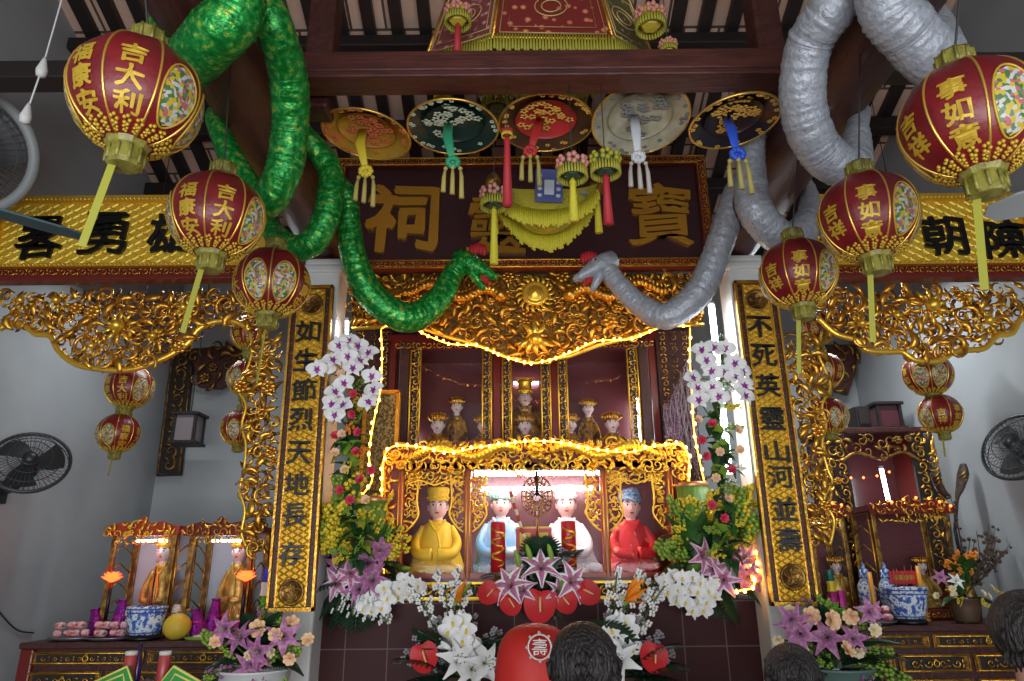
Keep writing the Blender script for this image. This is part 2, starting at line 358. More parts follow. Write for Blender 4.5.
for a in (-.6, 0, .6): blade(mm, (q.x+.09*sin(a), q.z+.06+.05*cos(a)), .08, pi/2-a, 0, M, .08, .3)
mm.ell((q.x, q.z+.02, .1), (.06, .05, .04), 10, 6, 0, M); mm.build('pendant_flower', GOLDB, lt)
# side banners with black characters, carved valances under them
def banner(pxa, pxb, chars, label, pya=198, pyb=282):
    Y = 4.42; M = plane(Y); (x0, z1), (x1, _) = pxl([(pxa, pya), (pxb, pya)], Y); z0 = at(pxa, pyb, Y).z
    if pxa < 10: x0 = -XW+.03
    if pxb > 1020: x1 = XW-.03
    t = thing('gilded_banner', label, 'signboard', ((x0+x1)/2, Y, z0)); e = .055
    MB().box(((x0+x1)/2, Y+.04, (z0+z1)/2), (x1-x0, .05, z1-z0)).build('back_board', LACQ, t)
    zf = z0+.13; m = MB(); m.box(((x0+x1)/2, Y+.01, (zf+z1-e)/2), (x1-x0-2*e, .02, z1-e-zf)); brocade(m, x0+e, x1-e, zf, z1-e, .052, M, 0, .0)
    m.build('brocade_field', GFIELD, t)
    m = MB()
    for a in ((x0, x1, z1-e, z1), (x0, x0+e, z0+.04, z1-e), (x1-e, x1, z0+.04, z1-e)): m.box(((a[0]+a[1])/2, Y, (a[2]+a[3])/2), (a[1]-a[0], .05, a[3]-a[2]))
    m.box(((x0+x1)/2, Y+.005, zf-.012), (x1-x0, .05, .025))
    for i in range(int((x1-x0)/.03)):
        m.ell((x0+.015+i*.03, Y-.025, z1-e*.5), .011, 6, 4); m.ell((x0+.015+i*.03, Y-.022, zf-.01), .009, 6, 4)
    m.build('gilt_frame', GOLDB, t)
    m = MB(); carved_strip(m, x0+.01, x1-.01, z0+.04, zf-.025, .07, M, 0, .0); m.build('carved_border', GOLD, t)
    MB().box(((x0+x1)/2, Y-.005, z0+.017), (x1-x0, .07, .04)).build('red_rail', LACQ, t, bevel=.008)
    for ch, px, py, h in chars:
        p = at(px, py, Y); w = h*mpp(py, Y); MB().text(ch, w, .02, 0, TM((p.x, Y-.006, p.z)), bold=.015, width=w).build('black_character', BLACK, t)
    return t
banner(2, 274, (('畧', 42, 238, 46), ('勇', 106, 234, 46), ('雄', 172, 234, 44)), 'wide gold banner with black characters above the alcove holding the twin glass shrines')
banner(802, 1030, (('顯', 830, 222, 40), ('朝', 943, 236, 42), ('陳', 1004, 240, 42)), 'wide gold banner with black characters above the alcove with the blue and white bowl', 196, 280)
def valance(P, edge, label, feats, seed):
    Y = 4.6; M = plane(Y); rnd = random.Random(seed); Q = pxl(P, Y); t = thing('carved_valance', label, 'carving', (Q[0][0], Y, Q[0][1]))
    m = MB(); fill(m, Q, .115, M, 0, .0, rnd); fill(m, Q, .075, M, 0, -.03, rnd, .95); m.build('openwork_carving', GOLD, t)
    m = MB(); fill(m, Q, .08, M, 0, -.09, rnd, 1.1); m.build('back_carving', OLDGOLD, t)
    m = MB(); pts = spline([(x, y, 0) for x, y in pxl(edge, Y)], 6); m.tube(pts, .021, 8, 0, M=M); m.build('gilt_edge', GOLDB, t)
    for px, py, s in feats:
        m = MB(); c = at(px, py, Y); c = (c.x, c.z); m.ell((c[0], c[1], .1), s*.4, 12, 8, 0, M)
        for k in range(10): a = 2*pi*k/10+.3; blade(m, (c[0]+s*.8*cos(a), c[1]+s*.8*sin(a)), s*.42, a, 0, M, .06, rnd.uniform(-.5, .5))
        m.build('carved_flower', GOLDB, t)
EL = [(0, 329), (10, 324), (24, 325), (36, 334), (50, 336), (58, 350), (72, 362), (92, 368), (128, 370), (160, 360), (186, 345), (198, 330), (214, 322), (236, 322), (250, 330)]
valance([(0, 292), (262, 289), (262, 330), (250, 330)]+EL[::-1][1:], EL, 'lace-like gilded valance hanging over the alcove with the twin glass shrines', ((125, 330, .11), (65, 305, .07), (190, 312, .07), (30, 305, .06), (100, 350, .06), (160, 340, .06)), 3)
ER = [(818, 318), (836, 334), (856, 340), (866, 350), (886, 352), (902, 352), (915, 360), (938, 361), (954, 352), (970, 350), (985, 348), (997, 336), (1012, 333), (1020, 320), (1030, 312)]
valance([(810, 288), (1030, 288), (1030, 312)]+ER[::-1][1:]+[(814, 316)], ER, 'lace-like gilded valance hanging over the alcove with the tall carved cabinet', ((925, 310, .12), (980, 325, .08), (855, 328, .07), (890, 320, .06), (960, 300, .05)), 5)
# pierced strips beside the couplet boards
def pierced(P, edge, label, seed):
    Y = 4.47; M = plane(Y); rnd = random.Random(seed); Q = pxl(P, Y); t = thing('pierced_side_carving', label, 'carving', (Q[0][0], Y, Q[0][1]))
    m = MB(); fill(m, Q, .1, M, 0, .0, rnd); fill(m, Q, .065, M, 0, -.02, rnd); m.build('openwork_carving', GOLD, t)
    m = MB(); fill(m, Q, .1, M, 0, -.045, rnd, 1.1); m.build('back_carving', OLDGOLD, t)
    m = MB(); m.tube(spline([(x, y, 0) for x, y in pxl(edge, Y)], 6), .01, 8, 0, M=M); m.build('gilt_edge', GOLDB, t)
e = [(250, 332), (252, 352), (246, 372), (238, 388), (246, 405), (242, 425), (246, 445), (244, 470), (240, 490), (245, 510), (242, 535), (252, 556)]
pierced(e+[(264, 556), (275, 440), (282, 340), (268, 337)], e, 'pierced gilt carving hanging between the twin glass shrine boxes and a gold couplet board', 11)
e = [(822, 332), (818, 352), (826, 372), (830, 388), (822, 405), (826, 425), (822, 445), (828, 470), (832, 482), (824, 500), (834, 520), (830, 545)]
pierced(e+[(815, 545), (798, 440), (786, 340), (806, 337)], e, 'pierced gilt carving hanging between the tall carved cabinet and a gold couplet board', 12)
def couplet(pt, pb, chars, label, med):
    Y = 4.42; a, b = at(*pt, Y), at(*pb, Y); L = (a-b).length; w = .285; up = (a-b).normalized(); M = TM((a+b)/2, (0, -1, 0), up)
    t = thing('couplet_board', label, 'signboard', b)
    MB().box((0, 0, -.02), (w, L, .03), 0, M).build('back_board', WOOD, t, bevel=.004)
    m = MB(); m.box((0, 0, 0), (w*.62, L-.06, .015), 0, M); brocade(m, -w*.3, w*.3, -L/2+.03, L/2-.03, .034, M, 0, .008); m.build('brocade_field', mat('couplet_gilding', (.8, .46, .035, 1), .4, .6, bump=.2, bscale=120, col2=(.6, .32, .025, 1), cscale=10), t)
    m = MB()
    for s in (-1, 1):
        m.box((s*w*.475, 0, 0), (w*.05, L, .035), 0, M); m.box((s*w*.32, 0, 0), (w*.035, L-.06, .03), 0, M); m.box((0, s*(L/2-.012), 0), (w, .024, .035), 0, M)
    m.build('gilt_frame', GOLD, t)
    m = MB()
    for s in (-1, 1):
        m = MB(); carved_strip(m, s*w*.4-w*.06, s*w*.4+w*.06, -L/2+.03, L/2-.03, .06, M, 0, .0); m.build('carved_border', OLDGOLD, t)
    Mi = M.inverted()
    for px, py in med:
        c = Mi @ at(px, py, Y); m = MB(); m.lathe([(.075, .006), (.078, .02), (.066, .022), (.06, .012)], 24, 0, M @ Mx.Translation((c.x*.3, c.y, 0)))
        for k in range(5): scroll(m, (c.x*.3+.03*cos(k*1.257), c.y+.03*sin(k*1.257)), .026, k*1.3, 1, 0, M, .014)
        m.build('round_medallion', OLDGOLD, t)
    for ch, px, py in chars:
        c = Mi @ at(px, py, Y); h = 25*mpp(py, Y); MB().text(ch, h*(.9 if ch not in '山' else .8), .014, 0, M @ Mx.Translation((c.x*.3, c.y, .017)), bold=.013, width=h*.95).build('black_character', BLACK, t)
couplet((313, 286), (290, 612), [(c, x, y) for c, (x, y) in zip('如生節烈天地長存', ((308, 332), (306, 361), (304, 391), (300, 420), (298, 453), (295, 484), (293, 515), (289, 554)))],
        'tall gold couplet board with black characters on the pillar nearer the green snake', ((315, 305), (294, 592)))
couplet((754, 281), (795, 606), [(c, x, y) for c, (x, y) in zip('不死英靈山河並壽', ((756, 328), (761, 356), (766, 386), (771, 419), (776, 452), (781, 477), (785, 509), (791, 540)))],
        'tall gold couplet board with black characters on the pillar nearer the silver snake', ((754, 301), (794, 577)))
# ---------------------------------------------------------------- shrines and statues
SKIN = mat('porcelain_skin', (.82, .55, .47, 1), .4); PALE = mat('pale_painted_face', (.85, .68, .64, 1), .4)
INK = mat('black_ink', (.012, .009, .008, 1), .4); LIP = mat('red_lips', (.5, .03, .03, 1), .4); EYEW = mat('eye_white', (.85, .85, .82, 1), .3)
def head(mb, c, s, ry=0):
    M = Mx.Translation(V(c)) @ Mx.Rotation(ry, 4, 'Z')
    def jaw(a, v): return 1-.22*max(0, .45-v)/.45*(1 if sin(a) < .3 else .5)
    mb.ell((0, 0, 0), (.39*s, .43*s, .52*s), 20, 14, 0, M, fn=jaw)
    mb.tube([(0, .03*s, -.35*s), (0, .05*s, -.75*s)], [.19*s, .22*s], 12, 0, M=M)
    mb.tube([(0, -.41*s, .1*s), (0, -.46*s, -.05*s), (0, -.47*s, -.1*s), (0, -.4*s, -.14*s)], [.03*s, .045*s, .06*s, .03*s], 8, 0, M=M)
    for q in (-1, 1):
        mb.ell((q*.39*s, .03*s, -.02*s), (.045*s, .09*s, .14*s), 8, 6, 0, M)
        mb.ell((q*.155*s, -.37*s, .06*s), (.09*s, .03*s, .042*s), 8, 6, 3, M); mb.ell((q*.155*s, -.392*s, .06*s), (.042*s, .02*s, .042*s), 8, 6, 1, M)
        mb.tube([(q*.06*s, -.405*s, .15*s), (q*.16*s, -.385*s, .185*s), (q*.26*s, -.32*s, .15*s)], [.016*s, .026*s, .01*s], 6, 1, M=M)
        mb.tube([(q*.08*s, -.395*s, .085*s), (q*.16*s, -.385*s, .1*s), (q*.24*s, -.33*s, .075*s)], .01*s, 5, 1, M=M)
    mb.ell((0, -.372*s, -.245*s), (.1*s, .035*s, .022*s), 10, 6, 2, M); mb.ell((0, -.365*s, -.28*s), (.075*s, .035*s, .022*s), 10, 6, 2, M)
def robe(mb, c, H, wx, wy, m=0, folds=7, lean=0., ph=0., M=None):
    prof = [(1.0, 0), (1.06, .05), (1.05, .13), (.95, .25), (.82, .42), (.76, .6), (.68, .74), (.61, .84), (.48, .92), (.32, .975), (.2, 1.0)]
    prof = [(lerpl([p[0] for p in prof], 41)[i], lerpl([p[1] for p in prof], 41)[i]) for i in range(41)]
    vs = []; n = 44
    for r, v in prof:
        for k in range(n):
            a = 2*pi*k/n; f = 1+(.055*sin(folds*a+4*v+ph)+.03*sin(11*a-9*v+ph))*(1-v)**.7*(1 if sin(a) < .4 else .4)
            knee = 1+.22*max(0, -sin(a))**2*max(0, .35-v)*2
            vs.append((c[0]+r*wx*f*cos(a)+lean*(1-v), c[1]+r*wy*f*knee*sin(a)*(1 if r > .5 else 1.2), c[2]+H*v))
    fs = [(i*n+k, i*n+(k+1) % n, (i+1)*n+(k+1) % n, (i+1)*n+k) for i in range(40) for k in range(n)]+[tuple(range(n-1, -1, -1))]
    mb.add(vs, fs, m, True, M)
def cloth(name, col, col2, sc=14): return mat(name, col, .55, bump=.12, bscale=18, col2=col2, cscale=sc, sheen=.3)
YELLOW = cloth('yellow_silk', (.88, .64, .02, 1), (.78, .52, .012, 1), 9); BLUE = cloth('pale_blue_silk', (.12, .42, .68, 1), (.5, .7, .8, 1), 3)
WSILK = cloth('white_silk', (.75, .8, .82, 1), (.62, .72, .76, 1), 6)
RSILK = ramp_mat('red_brocade', 'vdist', 13, [(0, (.8, .4, .14, 1)), (.16, (.72, .1, .06, 1)), (.24, (.8, .36, .14, 1)), (.3, (.6, .015, .02, 1))], .5, bump=.1)
def statue(label, hc, bz, hs, wx, robem, hat, hatm, facem=None, group=None, sash=None, lean=0, hair=True, bd=.75, name='seated_statue', folds=7, ry=0):
    bz += .004; t = thing(name, label, 'statue', (hc.x, hc.y, bz), group); H = hc.z-.5*hs-bz
    m = MB(); robe(m, (hc.x, hc.y+.02, bz), H, wx, wx*bd, folds=folds, lean=lean, ph=hc.x*9)
    for q in (-1, 1):
        m.ell((hc.x+q*wx*.52+lean, hc.y-wx*bd*.55, bz+H*.125), (wx*.5, wx*.42, H*.12), 14, 8)
        S_ = spline([(hc.x+q*wx*.5, hc.y, bz+H*.86), (hc.x+q*wx*.76, hc.y-wx*.25, bz+H*.6), (hc.x+q*wx*.62, hc.y-wx*bd*.95, bz+H*.4), (hc.x+q*wx*.1, hc.y-wx*bd*1.08, bz+H*.38)], 6); m.tube(S_, lerpl([wx*.14, wx*.17, wx*.2, wx*.24], len(S_)), 12)
        for k in range(3): m.tube(spline([(hc.x+q*wx*(.2+.2*k), hc.y-wx*bd*1.02, bz+H*(.34-.05*k)), (hc.x+q*wx*(.5+.15*k), hc.y-wx*bd*1.0, bz+H*.16), (hc.x+q*wx*(.15+.3*k), hc.y-wx*bd*1.02, bz+H*.06)], 5), wx*.04, 6)
    m.build('robe', robem, t)
    m = MB(); m.tube(spline([(hc.x-wx*.3, hc.y-wx*bd*.22, bz+H*.99), (hc.x, hc.y-wx*bd*.62, bz+H*.80), (hc.x+wx*.3, hc.y-wx*bd*.22, bz+H*.99)], 6), .012*hs/.2, 6, flat=.6)
    m.tube(spline([(hc.x, hc.y-wx*bd*.62, bz+H*.8), (hc.x+wx*.16, hc.y-wx*bd*.8, bz+H*.5), (hc.x+wx*.1+lean, hc.y-wx*bd*1.15, bz+H*.1)], 5), .008*hs/.2, 6)
    m.build('collar', sash or robem, t)
    m = MB(); head(m, hc, hs, ry); m.build('head', [facem or SKIN, INK, LIP, EYEW], t)
    x, y, z = hc
    if hair: m = MB(); m.ell((x, y+.05*hs, z+.07*hs), (.415*hs, .43*hs, .48*hs), 16, 10); m.build('hair', INK, t)
    m = MB(); T = Mx.Translation((x, y, z))
    if hat == 'round':
        m.lathe([(.40*hs, .22*hs), (.43*hs, .25*hs), (.42*hs, .5*hs), (.45*hs, .56*hs), (.46*hs, .72*hs), (.4*hs, .78*hs), (.001, .8*hs)], 24, 0, T)
        for i in range(20): a = 2*pi*i/20; m.ell((.45*hs*cos(a), .45*hs*sin(a), .36*hs), .035*hs, 6, 4, 0, T)
    elif hat == 'turban':
        for k in range(5): m.tube([(.40*hs*(1-.06*k)*cos(a)*1.05, .42*hs*(1-.06*k)*sin(a), (.27+.09*k)*hs+.05*hs*sin(a*2+k)) for a in [2*pi*i/20 for i in range(20)]], .085*hs, 8, 0, M=T, closed=True)
        m.ell((0, 0, .55*hs), (.3*hs, .3*hs, .2*hs), 12, 6, 0, T)
    elif hat == 'crown':
        m.lathe([(.40*hs, .2*hs), (.44*hs, .24*hs), (.41*hs, .38*hs), (.36*hs, .6*hs), (.001, .72*hs)], 20, 0, T)
        for k in range(9):
            a = pi+pi*k/8; c = (.43*hs*cos(a), .43*hs*sin(a), .42*hs); m.ell(c, (.1*hs, .08*hs, .2*hs), 8, 6, 0, T); m.ell((c[0]*1.05, c[1]*1.05, .64*hs), .05*hs, 8, 6, 0, T)
        for q in (-1, 1): m.tube([(q*.42*hs, 0, .3*hs), (q*.62*hs, 0, .45*hs), (q*.6*hs, 0, .62*hs)], [.05*hs, .07*hs, .02*hs], 6, 0, M=T)
    elif hat == 'tall':
        m.lathe([(.40*hs, .2*hs), (.43*hs, .25*hs), (.38*hs, .6*hs), (.42*hs, .9*hs), (.5*hs, 1.05*hs), (.001, 1.1*hs)], 20, 0, T)
        m.box((0, -.1*hs, 1.16*hs), (1.15*hs, .5*hs, .09*hs), 0, T)
        for k in range(7): m.tube([((k-3)*.17*hs, -.35*hs, 1.12*hs), ((k-3)*.17*hs, -.36*hs, .85*hs)], .02*hs, 5, 0, M=T)
        for k in range(7): a = pi+pi*k/6; m.ell((.42*hs*cos(a), .42*hs*sin(a), .42*hs), (.09*hs, .09*hs, .16*hs), 8, 6, 0, T)
    m.build('hat', hatm, t); return t
# the upper shrine: three windows, gilt statues inside
Y0, Y1 = 5.78, 6.5; M = plane(Y0); ZT = at(525, 340, Y0).z; ZB = 2.42; px0, px1 = 391, 655
XA, XB = at(px0, 400, Y0).x, at(px1, 400, Y0).x; xm = (XA+XB)/2
us = thing('upper_shrine', 'dark shrine with three gilt framed windows and gilt statues behind', 'shrine', (xm, Y0, ZB-.3))
INN = mat('shrine_lining', (.15, .03, .035, 1), .35, bump=.05, bscale=6, col2=(.12, .025, .03, 1), cscale=2)
MB().box((xm, Y1, (ZT+ZB)/2), (XB-XA, .04, ZT-ZB)).build('back_panel', INN, us)
for x in (XA, XB): MB().box((x, (Y0+Y1)/2, (ZT+ZB)/2), (.05, Y1-Y0, ZT-ZB)).build('side_panel', LACQ, us)
MB().box((xm, (Y0+Y1)/2, ZB-.03), (XB-XA, Y1-Y0, .06)).build('shelf', LACQ, us)
MB().box((xm, (Y0+Y1)/2, ZB-.7), (XB-XA, Y1-Y0-.02, 1.28)).build('pedestal', LACQ, us)
MB().box((xm, (Y0+Y1)/2, ZT+.03), (XB-XA+.1, Y1-Y0, .06)).build('roof_board', LACQ, us)
MB().box((xm, Y0+.02, ZT-.02), (XB-XA, .06, .12)).build('head_rail', LACQ, us)
m = MB(); carved_strip(m, XA, XB, ZT-.09, ZT-.01, .09, M, 0, .03); m.build('carved_rail', GOLD, us)
def window_fret(x, w, side, label=None):
    m = MB(); m.box((x, Y0-.01, (ZT+ZB)/2), (w*.35, .03, ZT-ZB), 1)
    carved_strip(m, x-w/2, x+w/2, ZB, ZT-.1, .075, M, 0, .015)
    for i in range(9):
        u = i/8; m.tube([(x-w/2+.0, ZB+(ZT-ZB-.1)*u, .02), (x+w/2, ZB+(ZT-ZB-.1)*u+.02, .02)], .006, 5, 0, M=M)
    for q in (-1, 1): m.tube([(x+q*w*.5, ZB, .02), (x+q*w*.5, ZT-.09, .02)], .008, 6, 0, M=M)
    m.build('gilt_fret', [GOLDB, DARKW], us)
for px, w in ((415, .085), (487, .075), (507, .075), (546, .075), (563, .075), (634, .085)): window_fret(at(px, 400, Y0).x, w, 0)
for px in (497, 555): x = at(px, 400, Y0).x; MB().box((x, Y0+.02, (ZT+ZB)/2), (.07, .07, ZT-ZB)).build('post', LACQ, us, bevel=.01)
for px in (403, 646): x = at(px, 400, Y0).x; MB().box((x, Y0+.02, (ZT+ZB)/2), (.09, .07, ZT-ZB)).build('post', WOOD, us, bevel=.01)
GLASS = glass_mat('pane_glass', .01)
for a, b in ((415, 487), (507, 546), (563, 634)):
    xa, xb = at(a, 400, Y0).x, at(b, 400, Y0).x; MB().box(((xa+xb)/2, Y0+.045, (ZT+ZB)/2-.04), (xb-xa, .006, ZT-ZB-.14)).build('glass_pane', GLASS, us)
TUBE = mat('lit_tube', (1, 1, 1, 1), .5, emit=(.88, .95, 1, 1), estr=13); TUBEB = mat('bright_lit_tube', (1, 1, 1, 1), .5, emit=(.93, .97, 1, 1), estr=36)
def light_tube(a, b, r, label, em=TUBE, group=None):
    a, b = V(a), V(b); t = thing('fluorescent_tube_or_glint', label, 'lamp', a, group); d = (b-a).normalized()
    MB().tube([a+d*.02, b-d*.02], r, 10).build('lit_glass', em, t)
    for p, q in ((a, a+d*.025), (b-d*.025, b)): MB().tube([p, q], r*1.15, 10).build('end_cap', WHITE, t)
p, q = at(644, 445, 6.3), at(640, 396, 6.3); light_tube((p.x-.03, 6.3, ZB+.02), (p.x-.03, 6.3, q.z), .02, 'upright white glass reflection built as a glowing tube, upper shrine nearer the purple strands')  # glowing bar added in place of a white reflection on the pane
p, q = at(511, 383, 6.44), at(541, 383, 6.44); light_tube((p.x, 6.44, p.z), (q.x, 6.44, p.z), .012, 'small level glass reflection built as a tube behind the tall-crowned statue, middle window')  # added for the reflected glow in the window; also lights the centre statue
p = at(406, 445, 6.2); light_tube((p.x+.05, 6.3, ZB+.02), (p.x+.05, 6.3, at(406, 428, 6.3).z), .014, 'short white glass reflection built as a tube, upper shrine nearer the orchid garland')  # short glowing bar added where the pane only mirrors a tube
GSTAT = mat('gilt_statue_robe', (.68, .40, .06, 1), .35, .7, bump=.3, bscale=45, col2=(.22, .09, .03, 1), cscale=22)
statue('large gilt statue in a tall flat-topped crown in the middle upper window', at(525, 398, 6.25), ZB, .15, .21, GSTAT, 'tall', GOLDB, PALE, sash=GOLDB)
for px, py, Yd, hs, hat, lab in ((457, 407, 6.25, .125, 'crown', 'slender gilt statue standing taller between two crowned busts, nearer the green snake'),
                               (588, 409, 6.25, .125, 'crown', 'slender gilt statue standing taller between two crowned busts, nearer the silver snake'),
                               (438, 425, 5.98, .145, 'crown', 'crowned bust by the outer edge of the upper window above the yellow-robed figure'),
                               (484, 426, 5.98, .135, 'crown', 'crowned bust beside the middle post in the upper window above the yellow-robed figure'),
                               (525, 426, 5.96, .14, 'crown', 'crowned bust sitting in front of the large tall-crowned statue'),
                               (570, 425, 5.98, .135, 'crown', 'crowned bust beside the middle post in the upper window above the red-robed figure'),
                               (612, 424, 5.98, .145, 'crown', 'crowned bust next to the upright white tube in the upper window')):
    statue(lab, at(px, py, Yd), ZB, hs, .115 if Yd > 6.1 else .14, GSTAT, hat, GOLD, PALE, sash=GOLD, folds=5)
# the lower shrine
Y0, Y1 = 5.0, 5.72; M = plane(Y0); ZT = at(535, 464, Y0).z; ZB = at(535, 577, Y0).z; ZP = at(535, 600, Y0).z
XA, XB = at(397, 520, Y0).x, at(676, 520, Y0).x; xm = (XA+XB)/2
ls = thing('lower_shrine', 'gilt glass-fronted shrine lit white inside, holding four robed statues', 'shrine', (xm, Y0, ZP))
MB().box((xm, Y1, (ZT+ZB)/2), (XB-XA, .04, ZT-ZB)).build('back_panel', mat('shrine_back_lacquer', (.13, .035, .04, 1), .25), ls)
for x in (XA, XB): MB().box((x, (Y0+Y1)/2, (ZT+ZB)/2), (.04, Y1-Y0, ZT-ZB)).build('side_panel', LACQ, ls)
MB().box((xm, (Y0+Y1)/2, ZB-.015), (XB-XA, Y1-Y0, .03)).build('shelf', LACQ, ls)
MB().box((xm, (Y0+Y1)/2, ZT+.02), (XB-XA+.1, Y1-Y0+.04, .04)).build('roof_board', LACQB, ls)
m = MB(); m.box((xm, (Y0+Y1)/2+.02, (ZB+ZP)/2-.015), (XB-XA+.02, Y1-Y0, ZB-ZP-.03), 1); m.box((xm, Y0-.01, ZP+.012), (XB-XA+.06, .05, .024)); m.box((xm, Y0-.01, ZB-.035), (XB-XA+.06, .05, .015))
fill(m, rect(XA, XB, ZP+.02, ZB-.04), .055, M, 0, .0); m.build('carved_base', [GOLDB, DARKW], ls)
m = MB(); PT = pxl([(384, 470), (384, 452), (392, 444), (430, 443), (480, 440), (535, 438), (600, 441), (645, 444), (680, 443), (688, 452), (688, 470)], Y0-.05); Mt = plane(Y0-.05)
m.prism(PT[::-1], -.04, 1, Mt); fill(m, PT, .085, Mt, 0, .0); fill(m, PT, .06, Mt, 0, .02)
for s in (-1, 1):                                                  # a dragon on each half of the rail, and the disc between
    pts = [(xm+s*(.12+.85*u), at(535, 452, Y0-.05).z+.035*sin(u*12), .05+.02*cos(u*9)) for u in [i/30 for i in range(31)]]
    rd = lerpl([.022, .04, .034, .036, .026, .012], 31)
    for i in range(31): m.ell(pts[i], (rd[i], rd[i], rd[i]*.8), 8, 6, 0, Mt); blade(m, (pts[i][0], pts[i][1]+rd[i]), .022, 1.57+.6*s, 0, Mt, pts[i][2]); blade(m, (pts[i][0], pts[i][1]-rd[i]*.6), .02, -1.0*s, 0, Mt, pts[i][2])
rosette(m, (at(535, 452, Y0-.05).x, at(535, 452, Y0-.05).z), .07, 0, Mt, .05); m.build('dragon_rail', [GOLDB, LACQ], ls)
MB().box((xm, Y0-.02, ZT-.015), (XB-XA, .06, .05)).build('head_rail', LACQB, ls, bevel=.006)
for s, e in ((0, [(385, 462), (384, 520), (386, 566), (392, 590)]), (1, [(687, 462), (688, 500), (684, 540), (678, 590)])):
    W_ = pxl(e, Y0-.03); xs = XA if not s else XB; PP = W_+[(xs, W_[-1][1]), (xs, W_[0][1])]; m = MB(); Mw = plane(Y0-.03)
    m.prism(PP if s else PP[::-1], -.02, 1, Mw); fill(m, PP, .06, Mw, 0, 0.); m.tube([(a, b, .01) for a, b in W_], .014, 6, 0, M=Mw); m.build('carved_wing', [GOLDB, LACQ], ls)
for px, w, mt in ((400, .05, LACQB), (468, .05, LACQB), (605, .05, LACQB), (672, .05, LACQB)):
    x = at(px, 520, Y0).x; MB().box((x, Y0, (ZT+ZB)/2), (w, .05, ZT-ZB)).build('post', mt, ls, bevel=.006)
    MB().tube([(x-.012, Y0-.028, ZB), (x-.012, Y0-.028, ZT)], .006, 6).tube([(x+.014, Y0-.028, ZB), (x+.014, Y0-.028, ZT)], .006, 6).build('gilt_bead', GOLDB, ls)
MB().box((at(537, 520, Y0).x, Y0, (ZT+ZB)/2), (.012, .02, ZT-ZB)).build('sash_joint', mat('brushed_metal', (.5, .5, .5, 1), .3, .8), ls)
MB().box((xm, Y0-.005, ZB+.012), (XB-XA, .05, .03)).build('sill_bead', LACQB, ls)
def arch_fret(pa, pb, sides=(1, 1), top=1):
    xa, xb = at(pa, 520, Y0).x+.03, at(pb, 520, Y0).x-.03; m = MB(); zl = ZT-.05
    if top:
        fill(m, rect(xa, xb, zl-.085, zl), .036, M, 0, .0, big=1.3); m.tube(spline([(xa+(xb-xa)*u, zl-.075-.02*cos(4*pi*u), .01) for u in (0, .2, .4, .5, .6, .8, 1)], 4), .008, 6, 0, M=M)
    for s, on in ((0, sides[0]), (1, sides[1])):
        if on:
            x = xa if not s else xb; q = -1 if s else 1; P = [(x, zl), (x+q*.1, zl), (x+q*.085, zl-.2), (x+q*.1, zl-.3), (x+q*.05, zl-.38), (x, zl-.42)]
            fill(m, P, .036, M, 0, .0, big=1.25); m.tube(spline([(a, b, .01) for a, b in P[1:]], 4), .008, 6, 0, M=M)
    m.build('gilt_fret', GOLDB, ls)
arch_fret(400, 468); arch_fret(468, 537, (1, 0), 0); arch_fret(537, 605, (0, 1), 0); arch_fret(605, 672)
for a, b in ((400, 468), (468, 537), (537, 605), (605, 672)):
    xa, xb = at(a, 520, Y0).x, at(b, 520, Y0).x; MB().box(((xa+xb)/2, Y0+.02, (ZT+ZB)/2), (xb-xa-.05, .006, ZT-ZB-.06)).build('glass_pane', GLASS, ls)
xt0, xt1 = at(474, 480, 5.45).x, at(601, 480, 5.45).x
light_tube((xt0, 5.12, ZT-.045), (xt1, 5.12, ZT-.045), .022, 'bright white tube under the roof of the lower shrine', TUBEB)
z2 = at(535, 488, 5.62).z; light_tube((xt0+.02, 5.66, z2), (xt1-.02, 5.66, z2), .016, 'white tube on the back of the lower shrine behind the two middle statues')
YS = 5.36; bz = ZB
statue('statue in a yellow silk robe and round yellow cap in the lower shrine', at(438, 507, YS), bz, .185, .2, YELLOW, 'round', YELLOW, sash=YELLOW)
statue('statue in a pale blue robe with a blue-green crown in the lower shrine', at(501, 505, YS), bz, .18, .2, BLUE, 'crown', mat('blue_green_crown', (.18, .55, .5, 1), .4, col2=(.6, .75, .6, 1), cscale=60), sash=WSILK)
statue('statue in a white silk robe and white cap in the lower shrine', at(566, 505, YS), bz, .185, .195, WSILK, 'round', WSILK, sash=WSILK, lean=.05)
statue('statue in a red brocade robe and blue turban in the lower shrine', at(630, 507, YS), bz, .185, .19, RSILK, 'turban', mat('blue_turban_cloth', (.06, .2, .42, 1), .5, col2=(.4, .55, .65, 1), cscale=50), sash=RSILK)
# tiled pedestal
PF = 4.78; zt = at(535, 601, PF).z; xa, xb = at(312, 605, PF).x, at(771, 605, PF).x
PED = brick_mat('maroon_wall_tiles', (.055, .016, .016, 1), (.05, .014, .014, 1), (.14, .1, .09, 1), .27, .27, .004, rough=.5, bump=.1); PED.node_tree.nodes['Principled BSDF'].inputs['Specular IOR Level'].default_value = .15
struct('trim_pedestal', MB().box(((xa+xb)/2, (PF+6.5)/2, zt/2), (xb-xa, 6.5-PF, zt)), PED)
